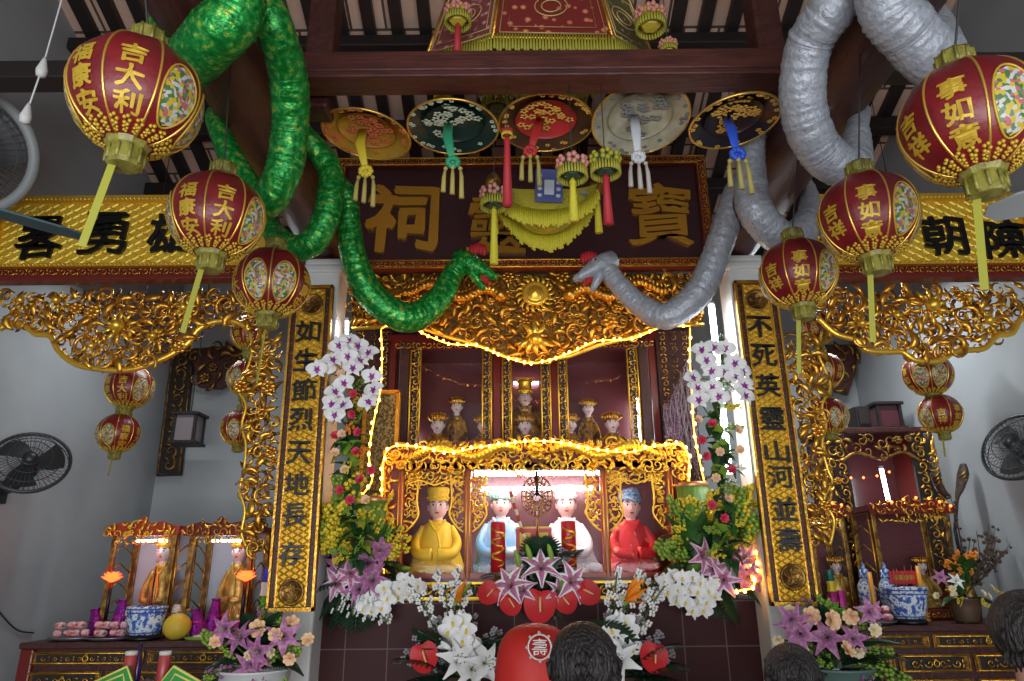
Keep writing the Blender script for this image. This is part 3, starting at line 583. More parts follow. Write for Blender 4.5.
# ---------------------------------------------------------------- snakes coiled round the beams
def snake(name, label, pts, rad, mats, jaws, crest):
    P = [p if isinstance(p, V) else at(*p) for p in pts]; t = thing(name, label, 'snake', P[-1]); n = 14; S = spline(P, n); rad = [(.052 if isinstance(p, V) else r_) for p, r_ in zip(pts, lerpl(rad, len(pts)))]; rs = lerpl(rad, len(S)); rnd = random.Random(3)
    D = []; RS = []
    for i in range(len(S)-1):
        for k in range(2): D.append(S[i].lerp(S[i+1], k/2)); RS.append((rs[i]*(1-k/2)+rs[i+1]*k/2)*(1+rnd.uniform(-.035, .035)))
    m = MB(); m.tube(D, RS, 20, 0); m.build('body', mats[0], t)
    hp, up, lo, r = P[-1], at(*jaws[0]), at(*jaws[1]), rad[-1]
    d = (up-hp).normalized(); m = MB()
    side = V((0, 1, 0))
    m.tube([hp-d*r*1.2, hp, hp.lerp(up, .35), hp.lerp(up, .7), up], [r*.98, r*1.15, r*1.0, r*.62, r*.28], 16, 0, flat=1.15, ref=side)
    for s in (-1, 1):
        e = hp.lerp(up, .32)+V((0, -.55*r*1.3, .62*r)) if s > 0 else hp.lerp(up, .32)+V((0, .6*r, .62*r))
        m.ell(e, r*.3, 10, 8, 1); m.ell(e+V((0, -s*r*.2, 0)), r*.17, 8, 6, 2)
    m.build('upper_jaw', [mats[0], EYEW, INK], t)
    m = MB(); m.tube([hp-V((0, 0, r*.3)), hp.lerp(lo, .45), lo], [r*.8, r*.6, r*.22], 12, 0, flat=1.2, ref=side); m.build('lower_jaw', mats[0], t)
    md = (up+lo)/2; m = MB(); m.tube(spline([hp.lerp(md, .1), hp.lerp(md, .6), md+V((0, -.02, -.01))], 5), [r*.5]*4+[r*.3]*4+[r*.15]*3, 8, 0, flat=1.4); m.build('tongue', mats[1], t)
    c = at(*crest); m = MB()
    for k in range(5): m.ell(c+V(((k-2)*.022, 0, .008*(2-abs(k-2)))), (.022, .025, .045), 8, 6)
    m.build('crest', mats[2], t)
    return t
def skinmat(name, stops, rough, metal, sc):
    return ramp_mat(name, 'noise', sc, stops, rough, metal, bump=.5, const=False, stretch=(1, 1, 1))
GREENS = skinmat('green_foil_cloth', [(.0, (.0, .07, .01, 1)), (.45, (.006, .22, .03, 1)), (.58, (.02, .38, .06, 1)), (.675, (.4, .42, .05, 1)), (.70, (.03, .38, .06, 1))], .3, .45, 34)
SILVERS = skinmat('silver_cloth', [(.0, (.2, .22, .24, 1)), (.36, (.33, .36, .40, 1)), (.64, (.44, .47, .52, 1)), (.67, (.16, .17, .18, 1)), (.71, (.46, .49, .54, 1))], .42, .25, 34)
for mm in (GREENS, SILVERS):                                       # cross wrinkles
    nt = mm.node_tree; b = nt.nodes['Principled BSDF']; tc = nt.nodes.new('ShaderNodeTexCoord'); w = nt.nodes.new('ShaderNodeTexNoise'); w.inputs['Scale'].default_value = 30; w.inputs['Detail'].default_value = 5
    u = nt.nodes.new('ShaderNodeBump'); u.inputs['Strength'].default_value = .7; u.inputs['Distance'].default_value = .015
    nt.links.new(tc.outputs['Object'], w.inputs['Vector']); nt.links.new(w.outputs[0], u.inputs['Height']); nt.links.new(u.outputs[0], b.inputs['Normal'])
REDC = mat('red_felt', (.45, .015, .02, 1), .6)
snake('hanging_snake', 'long green foil snake coiled round the beam with its mouth open',
      [V((-1.5, 1.6, 4.2)), V((-1.3, 1.8, 4.22)), V((-1.06, 2.0, 3.98)), (238, 2, 2.13), (214, 36, 2.2), (178, 66, 2.45), V((-1.58, 2.5, 3.98)), V((-1.40, 2.4, 4.16)), V((-1.12, 2.3, 4.06)), (272, 22, 2.38), (288, 75, 2.6), (290, 130, 2.78), (281, 178, 2.86), (258, 200, 2.95),
       V((-1.48, 3.0, 3.68)), V((-1.56, 3.15, 3.92)), V((-1.4, 3.35, 4.11)), (325, 160, 3.55), (330, 198, 3.56), (318, 235, 3.6), (300, 248, 3.65), (280, 240, 3.72), V((-1.56, 3.85, 3.7)), V((-1.6, 4.0, 3.95)), V((-1.42, 4.1, 4.14)), (343, 190, 4.18), (349, 225, 4.25), (354, 258, 4.3), (372, 296, 4.4), (408, 318, 4.5), (438, 300, 4.56), (453, 274, 4.6), (466, 262, 4.6)],
      [.09, .1, .1, .105, .11, .105, .095, .09, .088, .085, .088, .088, .085, .08, .075, .075, .075, .075, .078, .08, .078, .075, .075, .075, .075, .075, .08, .09, .1, .105, .092, .075, .07],
      [GREENS, LIP, REDC], [(497, 278, 4.56), (484, 290, 4.56)], (478, 250, 4.6))
snake('hanging_snake', 'long silver grey cloth snake coiled round the beam with its mouth open',
      [V((1.6, 1.7, 4.2)), V((1.42, 1.9, 4.05)), (884, -8, 2.12), (906, 30, 2.2), (938, 58, 2.32), V((1.90, 2.5, 3.98)), V((1.7, 2.42, 4.15)), V((1.46, 2.33, 4.1)), (835, 2, 2.32), (809, 45, 2.48), (803, 105, 2.66), (820, 150, 2.8), (850, 166, 2.88),
       V((1.76, 2.98, 3.67)), V((1.85, 3.12, 3.88)), V((1.70, 3.28, 4.1)), V((1.45, 3.4, 4.02)), (751, 185, 3.5), (758, 215, 3.5), (783, 238, 3.6), (806, 226, 3.7), V((1.91, 3.9, 3.82)), V((1.88, 4.0, 4.0)), V((1.7, 4.1, 4.14)), (738, 190, 4.2), (722, 238, 4.28), (700, 290, 4.38), (667, 316, 4.46), (640, 305, 4.54), (618, 284, 4.58), (604, 264, 4.6)],
      [.09, .1, .105, .11, .11, .105, .1, .1, .098, .1, .102, .1, .098, .095, .09, .09, .09, .095, .1, .095, .09, .09, .09, .09, .09, .095, .1, .095, .08, .072, .07],
      [SILVERS, LIP, REDC], [(574, 280, 4.56), (592, 291, 4.56)], (589, 258, 4.6))
# ---------------------------------------------------------------- lanterns
RSATIN = mat('red_lantern_satin', (.19, .009, .012, 1), .38, bump=.15, bscale=30, col2=(.13, .006, .009, 1), cscale=7, sheen=.3)
FLORAL = ramp_mat('printed_flowers', 'voronoi', 85, [(0, (.06, .16, .05, 1)), (.3, (.5, .38, .03, 1)), (.5, (.45, .12, .14, 1)), (.62, (.5, .5, .48, 1)), (.8, (.1, .2, .12, 1))], .4)
GPRINT = mat('gold_print', (.55, .36, .03, 1), .45, .3); GTRIM = mat('gold_foil_trim', (.8, .5, .1, 1), .3, .8)
CAPM = mat('olive_lantern_cap', (.27, .25, .045, 1), .35, bump=.2, bscale=60, col2=(.15, .13, .02, 1), cscale=30); STRAP = mat('yellow_green_ribbon', (.36, .36, .04, 1), .5)
CORD = mat('dark_cord', (.03, .028, .025, 1), .7)
def lantern(loc, texts, label, rz, s=1., group=None, cordlen=None, strap=.3, detail=True):
    t = thing('red_lantern', label, 'lantern', (0, 0, 0), group); RX, RZ = .2, .195
    def sph(lon, lat, k=1.): return V((RX*k*cos(lat)*sin(lon), -RX*k*cos(lat)*cos(lon), RZ*k*sin(lat)))
    m = MB(); N = 96; prof = [radians(-72+144*i/22) for i in range(23)]; vs = []
    for la in prof:
        for k in range(N): lo = 2*pi*k/N; vs.append(sph(lo, la, 1-.035*abs(sin(lo*4))**6*0+.018*abs(sin(lo*4))-.018))
    fs = [(i*N+k, i*N+(k+1) % N, (i+1)*N+(k+1) % N, (i+1)*N+k) for i in range(22) for k in range(N)]; m.add(vs, fs); 
    for w in range(2):
        for p in range(2):
            tx = texts[p]; lon0 = radians(45*(p-1)+180*w)
            for i, ch in enumerate(tx):
                lat0 = radians(6-23*i-(0 if len(tx) > 2 else 10))
                m.text(ch, .075, .004, 1, fn=lambda q, lo=lon0, la=lat0: sph(lo+q.x/RX/max(.5, cos(la)), la+q.y/RZ*.9, 1.004+q.z*1.5), bold=.03)
        for p in (2, 3):
            lon0 = radians(45*(p-1)+180*w)
            m.grid(lambda u, v, lo=lon0: sph(lo+radians(17*(u*2-1))*sqrt(max(0, 1-(v*2-1)**2)), radians(-16+32*(v*2-1)), 1.006), 10, 14, 2)
            m.tube([sph(lon0+radians(18*cos(a)), radians(-16+34*sin(a)), 1.004) for a in [2*pi*k/26 for k in range(26)]], .004, 5, 1, closed=True)
    m.build('shade', [RSATIN, GPRINT, FLORAL], t)
    for k in range(8):
        lo = radians(22.5+45*k); MB().tube([sph(lo, radians(-70+140*i/16), 1.002) for i in range(17)], .0045, 6).build('seam', GTRIM, t)
    m = MB()
    for k in range(20):
        lo = 2*pi*k/20
        for la, q in ((-56, .026), (-64, .02)):
            for j in range(5): m.ell(sph(lo+radians(la*.3)+q*.55*cos(j*1.257)/RX, radians(la)+q*.55*sin(j*1.257)/RZ, 1.0), q*.27, 6, 4)
    m.build('gold_flower_band', GPRINT, t)
    for q in (-1, 1):
        z = q*RZ*sin(radians(71)); m = MB(); m.lathe([(.07, z-q*.004), (.06, z+q*.014), (.05, z+q*.022), (.056, z+q*.065), (.046, z+q*.078), (.001, z+q*.08)], 10, 0, sm=False)
        for k in range(10): a = 2*pi*k/10; m.tube([(.054*cos(a), .054*sin(a), z+q*.018), (.054*cos(a), .054*sin(a), z+q*.07)], .006, 5)
        m.build('cap', CAPM, t)
    if strap: m = MB(); m.box((0, 0, -.24-strap/2), (.022, .004, strap*1.1), 0, Mx.Rotation(.12, 4, 'Y')); m.tube([(0, 0, -.23), (0, 0, -.26)], .012, 8); m.build('ribbon', STRAP, t)
    if cordlen: ce = Mx.Rotation(-rz, 3, 'Z') @ ((cordlen-V(loc))/s) if isinstance(cordlen, V) else V((0, 0, .24+cordlen/s)); MB().tube([(0, 0, .24), ce], .004, 5).build('cord', CORD, t)
    t.location = loc; t.rotation_euler = (0, 0, rz); t.scale = (s, s, s); return t
TL, TR = ('福康安', '吉大利'), ('吉祥', '事如意')
for (px, py, dpx), tx, rz, Yd, lab in (((137, 97, 126), TL, -.15, 1.76, 'largest red lantern hanging before the left wall by the teal fan blade'),
        ((217, 216, 94), TL, .12, 2.58, 'red lantern hanging just below the thick bend of the green snake'), ((272, 283, 75), TL, -1.25, 3.4, 'smallest red lantern of the row before the green snake, over the couplet board'),
        ((970, 122, 130), TR, -.12, 1.76, 'largest red lantern hanging beside the end of the silver snake'), ((868, 217, 96), TR, .05, 2.55, 'red lantern hanging in front of the gold banner, below the silver loop'),
        ((798, 274, 76), TR, .1, 3.25, 'smallest red lantern of the row before the silver snake, over the couplet board')):
    p = at(px, py, Yd); lantern(p, tx, lab, rz+atan2(-p.x, p.y), dpx*mpp(py, Yd)/.41, 'big red lanterns before the altar', (bx := (-1.37 if px < 512 else 1.68)) and V((min(max(p.x, bx-.1), bx+.1), Yd, 3.74)))
for i, (px, py, dpx, tx, rz, lab) in enumerate(((130, 387, 46, TL, .2, 'upper red lantern of the hanging pair before the left wall'), (122, 433, 41, TL, 1.6, 'lower red lantern of the hanging pair before the left wall'),
        (928, 374, 46, TR, 1.5, 'upper red lantern of the hanging pair before the right wall'), (937, 414, 41, TR, .3, 'lower red lantern of the hanging pair before the right wall'))):
    Yd = 5.25; top = i % 2 == 0
    if not top: px = (122, 937)[i//2]
    p = at(px, py, Yd); 
    if not top: p.x = pp.x+(-.03, .03)[i//2]
    else: pp = p
    lantern(p, tx, lab, rz, dpx*mpp(py, Yd)/.41, 'paired small lanterns', roofz(Yd)-p.z-.2 if top else .01, 0 if top else .18)
for i, (px, py, lab) in enumerate(((250, 333, 'topmost of three red lanterns half hidden by the pierced carving nearer the left wall'), (246, 378, 'middle of three red lanterns half hidden by the pierced carving nearer the left wall'), (240, 428, 'lowest of three red lanterns half hidden by the pierced carving nearer the left wall'),
        (816, 328, 'topmost of three red lanterns half hidden by the pierced carving nearer the right wall'), (824, 371, 'middle of three red lanterns half hidden by the pierced carving nearer the right wall'), (829, 416, 'lowest of three red lanterns half hidden by the pierced carving nearer the right wall'))):
    Yd = 5.0; p = at(px, py, Yd); lantern(p, TL if i < 3 else TR, lab, .4+i, 38*mpp(py, Yd)/.41, 'red lantern columns behind the pierced carvings', roofz(Yd)-p.z-.2 if i % 3 == 0 else .03, 0)
# ---------------------------------------------------------------- wide hats hung under the cross beam
def embro(mb, n, r0, r1, z, m, seed, s=.03):
    rnd = random.Random(seed)
    for i in range(n):
        a = rnd.uniform(0, 6.28); r = rnd.uniform(r0, r1); c = (r*cos(a), r*sin(a), z(r)-.006)
        for k in range(5): mb.ell((c[0]+s*.5*cos(k*1.257+i), c[1]+s*.5*sin(k*1.257+i), c[2]), (s*.38, s*.25, .004), 6, 4, m)
def hat(px, py, name, lab, shell, inside, patch, strap, tas, tilt, s, tp, seed, knotm=None):
    Yd = 3.1 if name == 'b' else 3.4+.1*(seed % 2); p = at(px, py+3, Yd); t = thing('ceremonial_hat', lab, 'hat', (0, 0, 0), 'wide hats hung under the cross beam'); Rr = .262*s
    prof = lambda r: .10*(1-(r/Rr)**2)                              # shallow bowl, open side down
    m = MB(); m.lathe([(.0001, prof(0)+.012)]+[(Rr*i/10, prof(Rr*i/10)+.012) for i in range(1, 11)], 40, 0, caps=False); m.lathe([(.0001, prof(0))]+[(Rr*i/10, prof(Rr*i/10)) for i in range(1, 11)], 40, 1, caps=False)
    embro(m, 26, Rr*.84, Rr*.96, prof, 2, seed+1, .02); m.build('bowl', [shell, inside, patch], t)
    m = MB(); m.tube([(Rr*cos(a), Rr*sin(a), .006) for a in [2*pi*k/48 for k in range(48)]], .007, 6, closed=True); m.build('rim', GTRIM, t)
    m = MB(); m.lathe([(.172*s, .03), (.165*s, .045), (.06, .078), (.0001, .08)], 28, 0, caps=False); embro(m, 26, .03, .155*s, lambda r: .078-.2*r, 1, seed, .034); m.build('embroidered_lining', [strap if name == 'r' else inside, patch], t)
    t.location = p; t.rotation_euler = tilt; bpy.context.view_layer.update()
    k = at(*tp, Yd-.1); a = p+V((-.04, -.02, .06))
    r_ = thing('tmp', 'tmp', 'tmp'); bpy.data.objects.remove(r_)
    Mi = t.matrix_world.inverted(); L = lambda q: Mi @ V(q)
    m = MB(); m.tube([L(p+V((-.03, .03, .07))), L(p.lerp(k, .3)+V((-.03, -.03, .0))), L(k)], [.028, .03, .016], 10, flat=.15, ref=(0, 1, 0)); m.build('strap', strap, t)
    m = MB()
    for i in range(9): a = i*.7; m.ell(L(k+V((.028*cos(a), -.01, .024*sin(a)))), .017, 7, 5)
    m.build('knot', knotm or strap, t)
    for i in range(3):
        q = k+V(((i-1)*.04, -.01*(i % 2), -.03)); m = MB(); m.ell(L(q+V((0, 0, -.005))), .013, 8, 6); m.tube([L(q), L(q+V(((i-1)*.008, 0, -.06))), L(q+V(((i-1)*.01, 0, -.15-.02*i)))], [.006, .012, .014], 8); m.build('tassel', tas, t)
    MB().tube([L(p+V((0, 0, .105))), L(V((p.x, 3.165, 4.12)))], .003, 5).build('cord', CORD, t)
    return t
def hatin(name, c1, c2): return mat(name, c1, .32, bump=.05, bscale=20, col2=c2, cscale=9)
hat(366, 133, 'y', 'yellow lacquered wide hat with a yellow strap and knot, hung beside the green snake', hatin('straw_shell', (.3, .2, .05, 1), (.22, .13, .03, 1)), hatin('yellow_hat_lining', (.45, .3, .03, 1), (.5, .2, .03, 1)), mat('orange_embroidery', (.6, .16, .06, 1), .5), mat('yellow_ribbon', (.75, .6, .04, 1), .5), mat('olive_tassel', (.45, .38, .1, 1), .6), (.03, .12, 0), 1., (366, 172), 1)
hat(453, 126, 'g', 'dark green wide hat with a green strap and white embroidery', MATS['straw_shell'], hatin('dark_green_lining', (.008, .025, .02, 1), (.01, .035, .03, 1)), mat('pale_embroidery', (.5, .55, .4, 1), .5), mat('green_ribbon', (.03, .33, .16, 1), .45), MATS['olive_tassel'], (0, .02, 0), 1., (453, 163), 2)
hat(546, 122, 'r', 'dark wide hat with a red embroidered lining, hung in the middle of the row', MATS['straw_shell'], hatin('brown_hat_lining', (.07, .035, .02, 1), (.11, .05, .02, 1)), mat('gold_embroidery', (.7, .4, .07, 1), .45), mat('red_ribbon', (.5, .03, .03, 1), .5), MATS['olive_tassel'], (0, 0, 0), 1.07, (530, 152), 3)
hat(641, 118, 'w', 'pale silvery wide hat with a grey white strap and three tassels', MATS['straw_shell'], hatin('cream_hat_lining', (.5, .48, .36, 1), (.36, .34, .22, 1)), mat('grey_embroidery', (.2, .21, .2, 1), .5), mat('silver_ribbon', (.62, .65, .68, 1), .4), mat('grey_tassel', (.5, .48, .42, 1), .6), (-.16, -.05, 0), 1.08, (638, 158), 4)
hat(735, 120, 'b', 'dark blue wide hat with a bright blue strap and yellow tipped ties', MATS['straw_shell'], hatin('navy_hat_lining', (.012, .014, .03, 1), (.04, .02, .015, 1)), MATS['gold_embroidery'], mat('blue_ribbon', (.03, .1, .6, 1), .4), MATS['olive_tassel'], (0, -.1, 0), .9, (737, 155), 5)
# ---------------------------------------------------------------- flowers
def petal(mb, L, Wd, path, m=0, me=None, M=None, nu=7, nv=4, cup=.15, sh=.8, pw=1.):
    vs = []
    for i in range(nu+1):
        u = i/nu; r, z = path(u); w = Wd*(sin(pi*min(.97, max(0.03, u**sh)))**pw)+.01
        for j in range(nv+1):
            v = j/nv*2-1; vs.append((r*L, w*v*L, z*L+cup*w*v*v*L))
    for i in range(nu):
        for j in range(nv):
            mb.add([], [], m); f = (i*(nv+1)+j, (i+1)*(nv+1)+j, (i+1)*(nv+1)+j+1, i*(nv+1)+j+1)
            if i == 0 and j == 0: base = len(mb.v); mb.v += [tuple(M @ V(p)) if M is not None else p for p in vs]
            mb.f.append(tuple(base+q for q in f)); mb.m.append(me if me is not None and j in (0, nv-1) else m); mb.s.append(True)
RZ_ = lambda a: Mx.Rotation(a, 4, 'Z')
PINK = mat('lily_pink', (.46, .12, .29, 1), .5, trans=.1, col2=(.55, .24, .4, 1), cscale=5); PINKE = mat('lily_pale_edge', (.8, .6, .68, 1), .5, trans=.1)
MAUVE = mat('lily_mauve', (.30, .10, .26, 1), .5, col2=(.42, .2, .36, 1), cscale=5); WHT = mat('white_petal', (.85, .86, .84, 1), .5, trans=.15)
PURP = mat('orchid_purple', (.3, .03, .28, 1), .45); ANTH = mat('anthurium_red', (.55, .008, .012, 1), .4, spec=.3, bump=.1, bscale=25); SPAD = mat('yellow_spadix', (.85, .55, .2, 1), .5)
ORNG = mat('strelitzia_orange', (.85, .28, .02, 1), .45); LEAF = mat('leaf_green', (.035, .12, .02, 1), .4, col2=(.02, .07, .015, 1), cscale=10); LEAFD = mat('dark_leaf', (.012, .04, .018, 1), .4, col2=(.02, .06, .025, 1), cscale=12)
LIME = mat('lime_green', (.22, .36, .04, 1), .45); YEL = mat('oncidium_yellow', (.75, .58, .03, 1), .5); PEACH = mat('peach_rose', (.85, .5, .25, 1), .5, col2=(.85, .62, .4, 1), cscale=8); STEM = mat('stem_green', (.06, .12, .03, 1), .5)
ANTR = mat('brown_anther', (.25, .08, .02, 1), .6); REDF = mat('small_red_flower', (.6, .04, .08, 1), .5); MISTF = mat('grey_filler_flower', (.3, .28, .32, 1), .7); CREAM = mat('cream_petal', (.8, .7, .45, 1), .5)
def lilyp(c, e):
    m = MB()
    for k in range(6): petal(m, 1, .29 if k % 2 else .23, lambda u: (.12*u+.95*u*u, .85*u-.62*u*u*u), 0, 1, RZ_(k*pi/3))
    for k in range(6): a = k*pi/3+.5; m.tube([(0, 0, .05), (.12*cos(a), .12*sin(a), .45), (.2*cos(a), .2*sin(a), .62)], .012, 5, 2); m.ell((.21*cos(a), .21*sin(a), .63), (.05, .03, .02), 6, 4, 3)
    return m, [c, e, LIME, ANTR]
def orchidp(c, ce, lip):
    m = MB()
    for a, w in ((pi/2, .3), (-pi/2+.65, .28), (-pi/2-.65, .28)): petal(m, .95, w, lambda u: (u, .12*sin(pi*u)), 0, None, RZ_(a))
    for a in (.15, pi-.15):
        petal(m, 1.0, .52, lambda u: (u, .05+.16*sin(pi*u)), 0, None, RZ_(a) @ Mx.Translation((0, 0, .03)), sh=.75, pw=.6)
        if ce is not c: petal(m, .62, .36, lambda u: (u, .09+.16*sin(pi*u*.62)), 1, None, RZ_(a) @ Mx.Translation((0, 0, .06)), sh=.75, pw=.6)
    m.ell((0, 0, .2), (.11, .1, .12), 8, 6, 2); petal(m, .5, .3, lambda u: (u, .2+.1*sin(pi*u)), 2, None, RZ_(-pi/2)); return m, [c, ce, lip]
def anthp():
    m = MB(); n = 32; vs = [(0, 0, .0)]
    for rr in (.35, .7, 1.0):
        for k in range(n):
            a = 2*pi*k/n; r = rr*(1-.38*max(0, cos(a-pi/2))**7+.12*max(0, cos(a+pi/2))**3)*1.0; vs.append((r*cos(a)*.95, r*sin(a), .1*rr*rr-.04*cos(2*a)*rr))
    fs = [(0, 1+k, 1+(k+1) % n) for k in range(n)]+[(1+i*n+k, 1+(i+1)*n+k, 1+(i+1)*n+(k+1) % n, 1+i*n+(k+1) % n) for i in range(2) for k in range(n)]
    m.add(vs, fs); m.tube(spline([(0, .3, .02), (.02, .12, .22), (.06, -.25, .3), (.1, -.5, .34)], 4), [.07]*9+[.06]*3+[.03], 8, 1); return m, [ANTH, SPAD]
def rosep(c):
    m = MB()
    for r, n in ((.2, 4), (.45, 5), (.75, 6), (1, 7)):
        for k in range(n): petal(m, .6*r+.3, .42, lambda u, r=r: (u*.9*(r+.1), .75*sin(u*1.5)*(1.25-r*.7)), 0, None, RZ_(2*pi*k/n+r*5), cup=.5, sh=.9, pw=.45)
    return m, [c]
def bopp():
    m = MB(); petal(m, 1.0, .1, lambda u: (u*.95, -.1*u), 1, None, None, cup=1.5)
    for a, L in ((.35, .9), (.65, 1.0), (.95, .95), (1.3, .8), (.2, .7)): petal(m, L, .11, lambda u, a=a: (u*cos(a), u*sin(a)), 0, None, Mx.Rotation((a-.7)*.8, 4, 'X') @ Mx.Translation((.15, 0, 0)), cup=.6)
    return m, [ORNG, LIME]
def leafp(c, w=.22, droop=.5):
    m = MB(); petal(m, 1, w, lambda u: (u, .35*u-droop*u*u), 0, None, None, 8, 4, .35); m.tube([(u/6, 0, .35*u/6-droop*(u/6)**2+.004) for u in range(7)], .012, 5); return m, [c]
def frondp():
    m = MB(); m.tube([(u/6, 0, .3*u/6-.45*(u/6)**2) for u in range(7)], .014, 5)
    for i in range(2, 15):
        for s in (-1, 1): u = i/15; petal(m, .42*sin(pi*u**.8)+.08, .1, lambda q: (q, -.2*q*q), 0, None, Mx.Translation((u, 0, .3*u-.45*u*u)) @ RZ_(s*(1.15-.4*u)), 4, 2)
    return m, [LEAFD]
def sprayp(c, sz=.085, n=16, sd=1):
    rnd = random.Random(sd); m = MB(); m.tube([(u/6, .06*sin(u), .5*u/6-.3*(u/6)**2) for u in range(7)], .012, 5, 1)
    for i in range(n):
        u = .3+.7*i/n; p = V((u+rnd.uniform(-.05, .05), rnd.uniform(-.17, .17), .5*u-.3*u*u+rnd.uniform(-.1, .12))); m.tube([(u-.05, 0, .5*u-.3*u*u), p], .006, 4, 1)
        for k in range(4): a = k*pi/2+i; m.ell(p+V((sz*.55*cos(a), sz*.55*sin(a)*.5, sz*.55*sin(a))), (sz*.5, sz*.4, sz*.4), 6, 4, 0)
    return m, [c, STEM]
def budp(): m = MB(); m.lathe([(.0001, 0), (.09, .1), (.15, .4), (.14, .7), (.06, .95), (.0001, 1)], 12); return m, [LIME]
PROT = {}
def proto(kind):
    if kind not in PROT:
        mk = {'pink_lily': lambda: lilyp(PINK, PINKE), 'mauve_lily': lambda: lilyp(MAUVE, PINK), 'white_lily': lambda: lilyp(WHT, WHT), 'striped_lily': lambda: lilyp(PINK, WHT), 'white_orchid': lambda: orchidp(WHT, WHT, YEL), 'purple_orchid': lambda: orchidp(WHT, PURP, PURP),
              'anthurium': anthp, 'peach_rose': lambda: rosep(PEACH), 'red_flower': lambda: rosep(REDF), 'cream_rose': lambda: rosep(CREAM), 'strelitzia': bopp, 'leaf': lambda: leafp(LEAF), 'dark_leaf': lambda: leafp(LEAFD, .3), 'broad_leaf': lambda: leafp(LIME, .34, .3), 'fern_frond': frondp,
              'yellow_spray': lambda: sprayp(YEL), 'white_spray': lambda: sprayp(WHT, .05, 20, 4), 'grey_spray': lambda: sprayp(MISTF, .06, 26, 5), 'mauve_spray': lambda: sprayp(MAUVE, .045, 22, 6), 'orange_spray': lambda: sprayp(ORNG, .09, 14, 7), 'lime_spray': lambda: sprayp(LIME, .09, 16, 8), 'lily_bud': budp}[kind]
        m, mats = mk(); me = bpy.data.meshes.new(kind); me.from_pydata(m.v, [], m.f)
        for q in mats: me.materials.append(q)
        me.polygons.foreach_set('material_index', m.m); me.polygons.foreach_set('use_smooth', m.s); me.update(); PROT[kind] = me
    return PROT[kind]
def bloom(t, kind, p, n, s, roll=0, up=(0, 0, 1)):
    o = bpy.data.objects.new(kind, proto(kind)); COL.objects.link(o); o.parent = t; ORG[o.name] = V((0, 0, 0))
    o.matrix_local = Mx.Translation(V(p)-ORG[t.name]) @ (frame(n, V(up)) @ Mx.Rotation(roll, 3, 'Z')).to_4x4() @ Mx.Scale(s, 4); return o
def face(p, out=(0, -1, 0), j=.35, rnd=R):                        # a flower looks towards the hall with a little scatter
    return V(out)+V((rnd.uniform(-j, j), 0, rnd.uniform(-j, j)))
def along(t, kind, p, d, s):                                       # a leaf or spray that grows along d from p
    d = V(d).normalized(); n = V((0, 0, 1))-d*d.z; n = n if n.length > .05 else V((0, -1, 0)); n.normalize(); y = n.cross(d)
    o = bpy.data.objects.new(kind, proto(kind)); COL.objects.link(o); o.parent = t; ORG[o.name] = V((0, 0, 0))
    o.matrix_local = Mx.Translation(V(p)-ORG[t.name]) @ Mx((d, y, n)).transposed().to_4x4() @ Mx.Scale(s, 4); return o
def stem(t, a, b, r=.006):
    a, b = V(a), V(b); MB().tube(spline([a, a.lerp(b, .5)+V((0, 0, .04)), b], 5), r, 6).build('stem', STEM, t)
def radiate(t, kind, c, n, s, out=(0, -1, 0), spread=1.0, rnd=R, js=.25, up=.3):
    for i in range(n):
        a = 2*pi*i/n+rnd.uniform(-.3, .3); d = V((cos(a)*spread, out[1]*rnd.uniform(.2, .8), sin(a)*spread+up)); along(t, kind, c+d*.03, d, s*rnd.uniform(1-js, 1+js))
POTW = mat('white_glazed_pot', (.6, .62, .6, 1), .3); BASK = mat('dark_basket', (.06, .035, .02, 1), .7, bump=.5, bscale=50)
def pot(t, c, r, h, m=POTW):
    MB().lathe([(.0001, 0), (r*.7, 0), (r*.78, h*.1), (r*.95, h*.6), (r, h*.92), (r*1.06, h*.95), (r*1.06, h), (r*.9, h), (r*.88, h*.85), (.0001, h*.85)], 24, 0, Mx.Translation(V(c)-V((0, 0, h)))).build('pot', m, t)
ZPED = zt
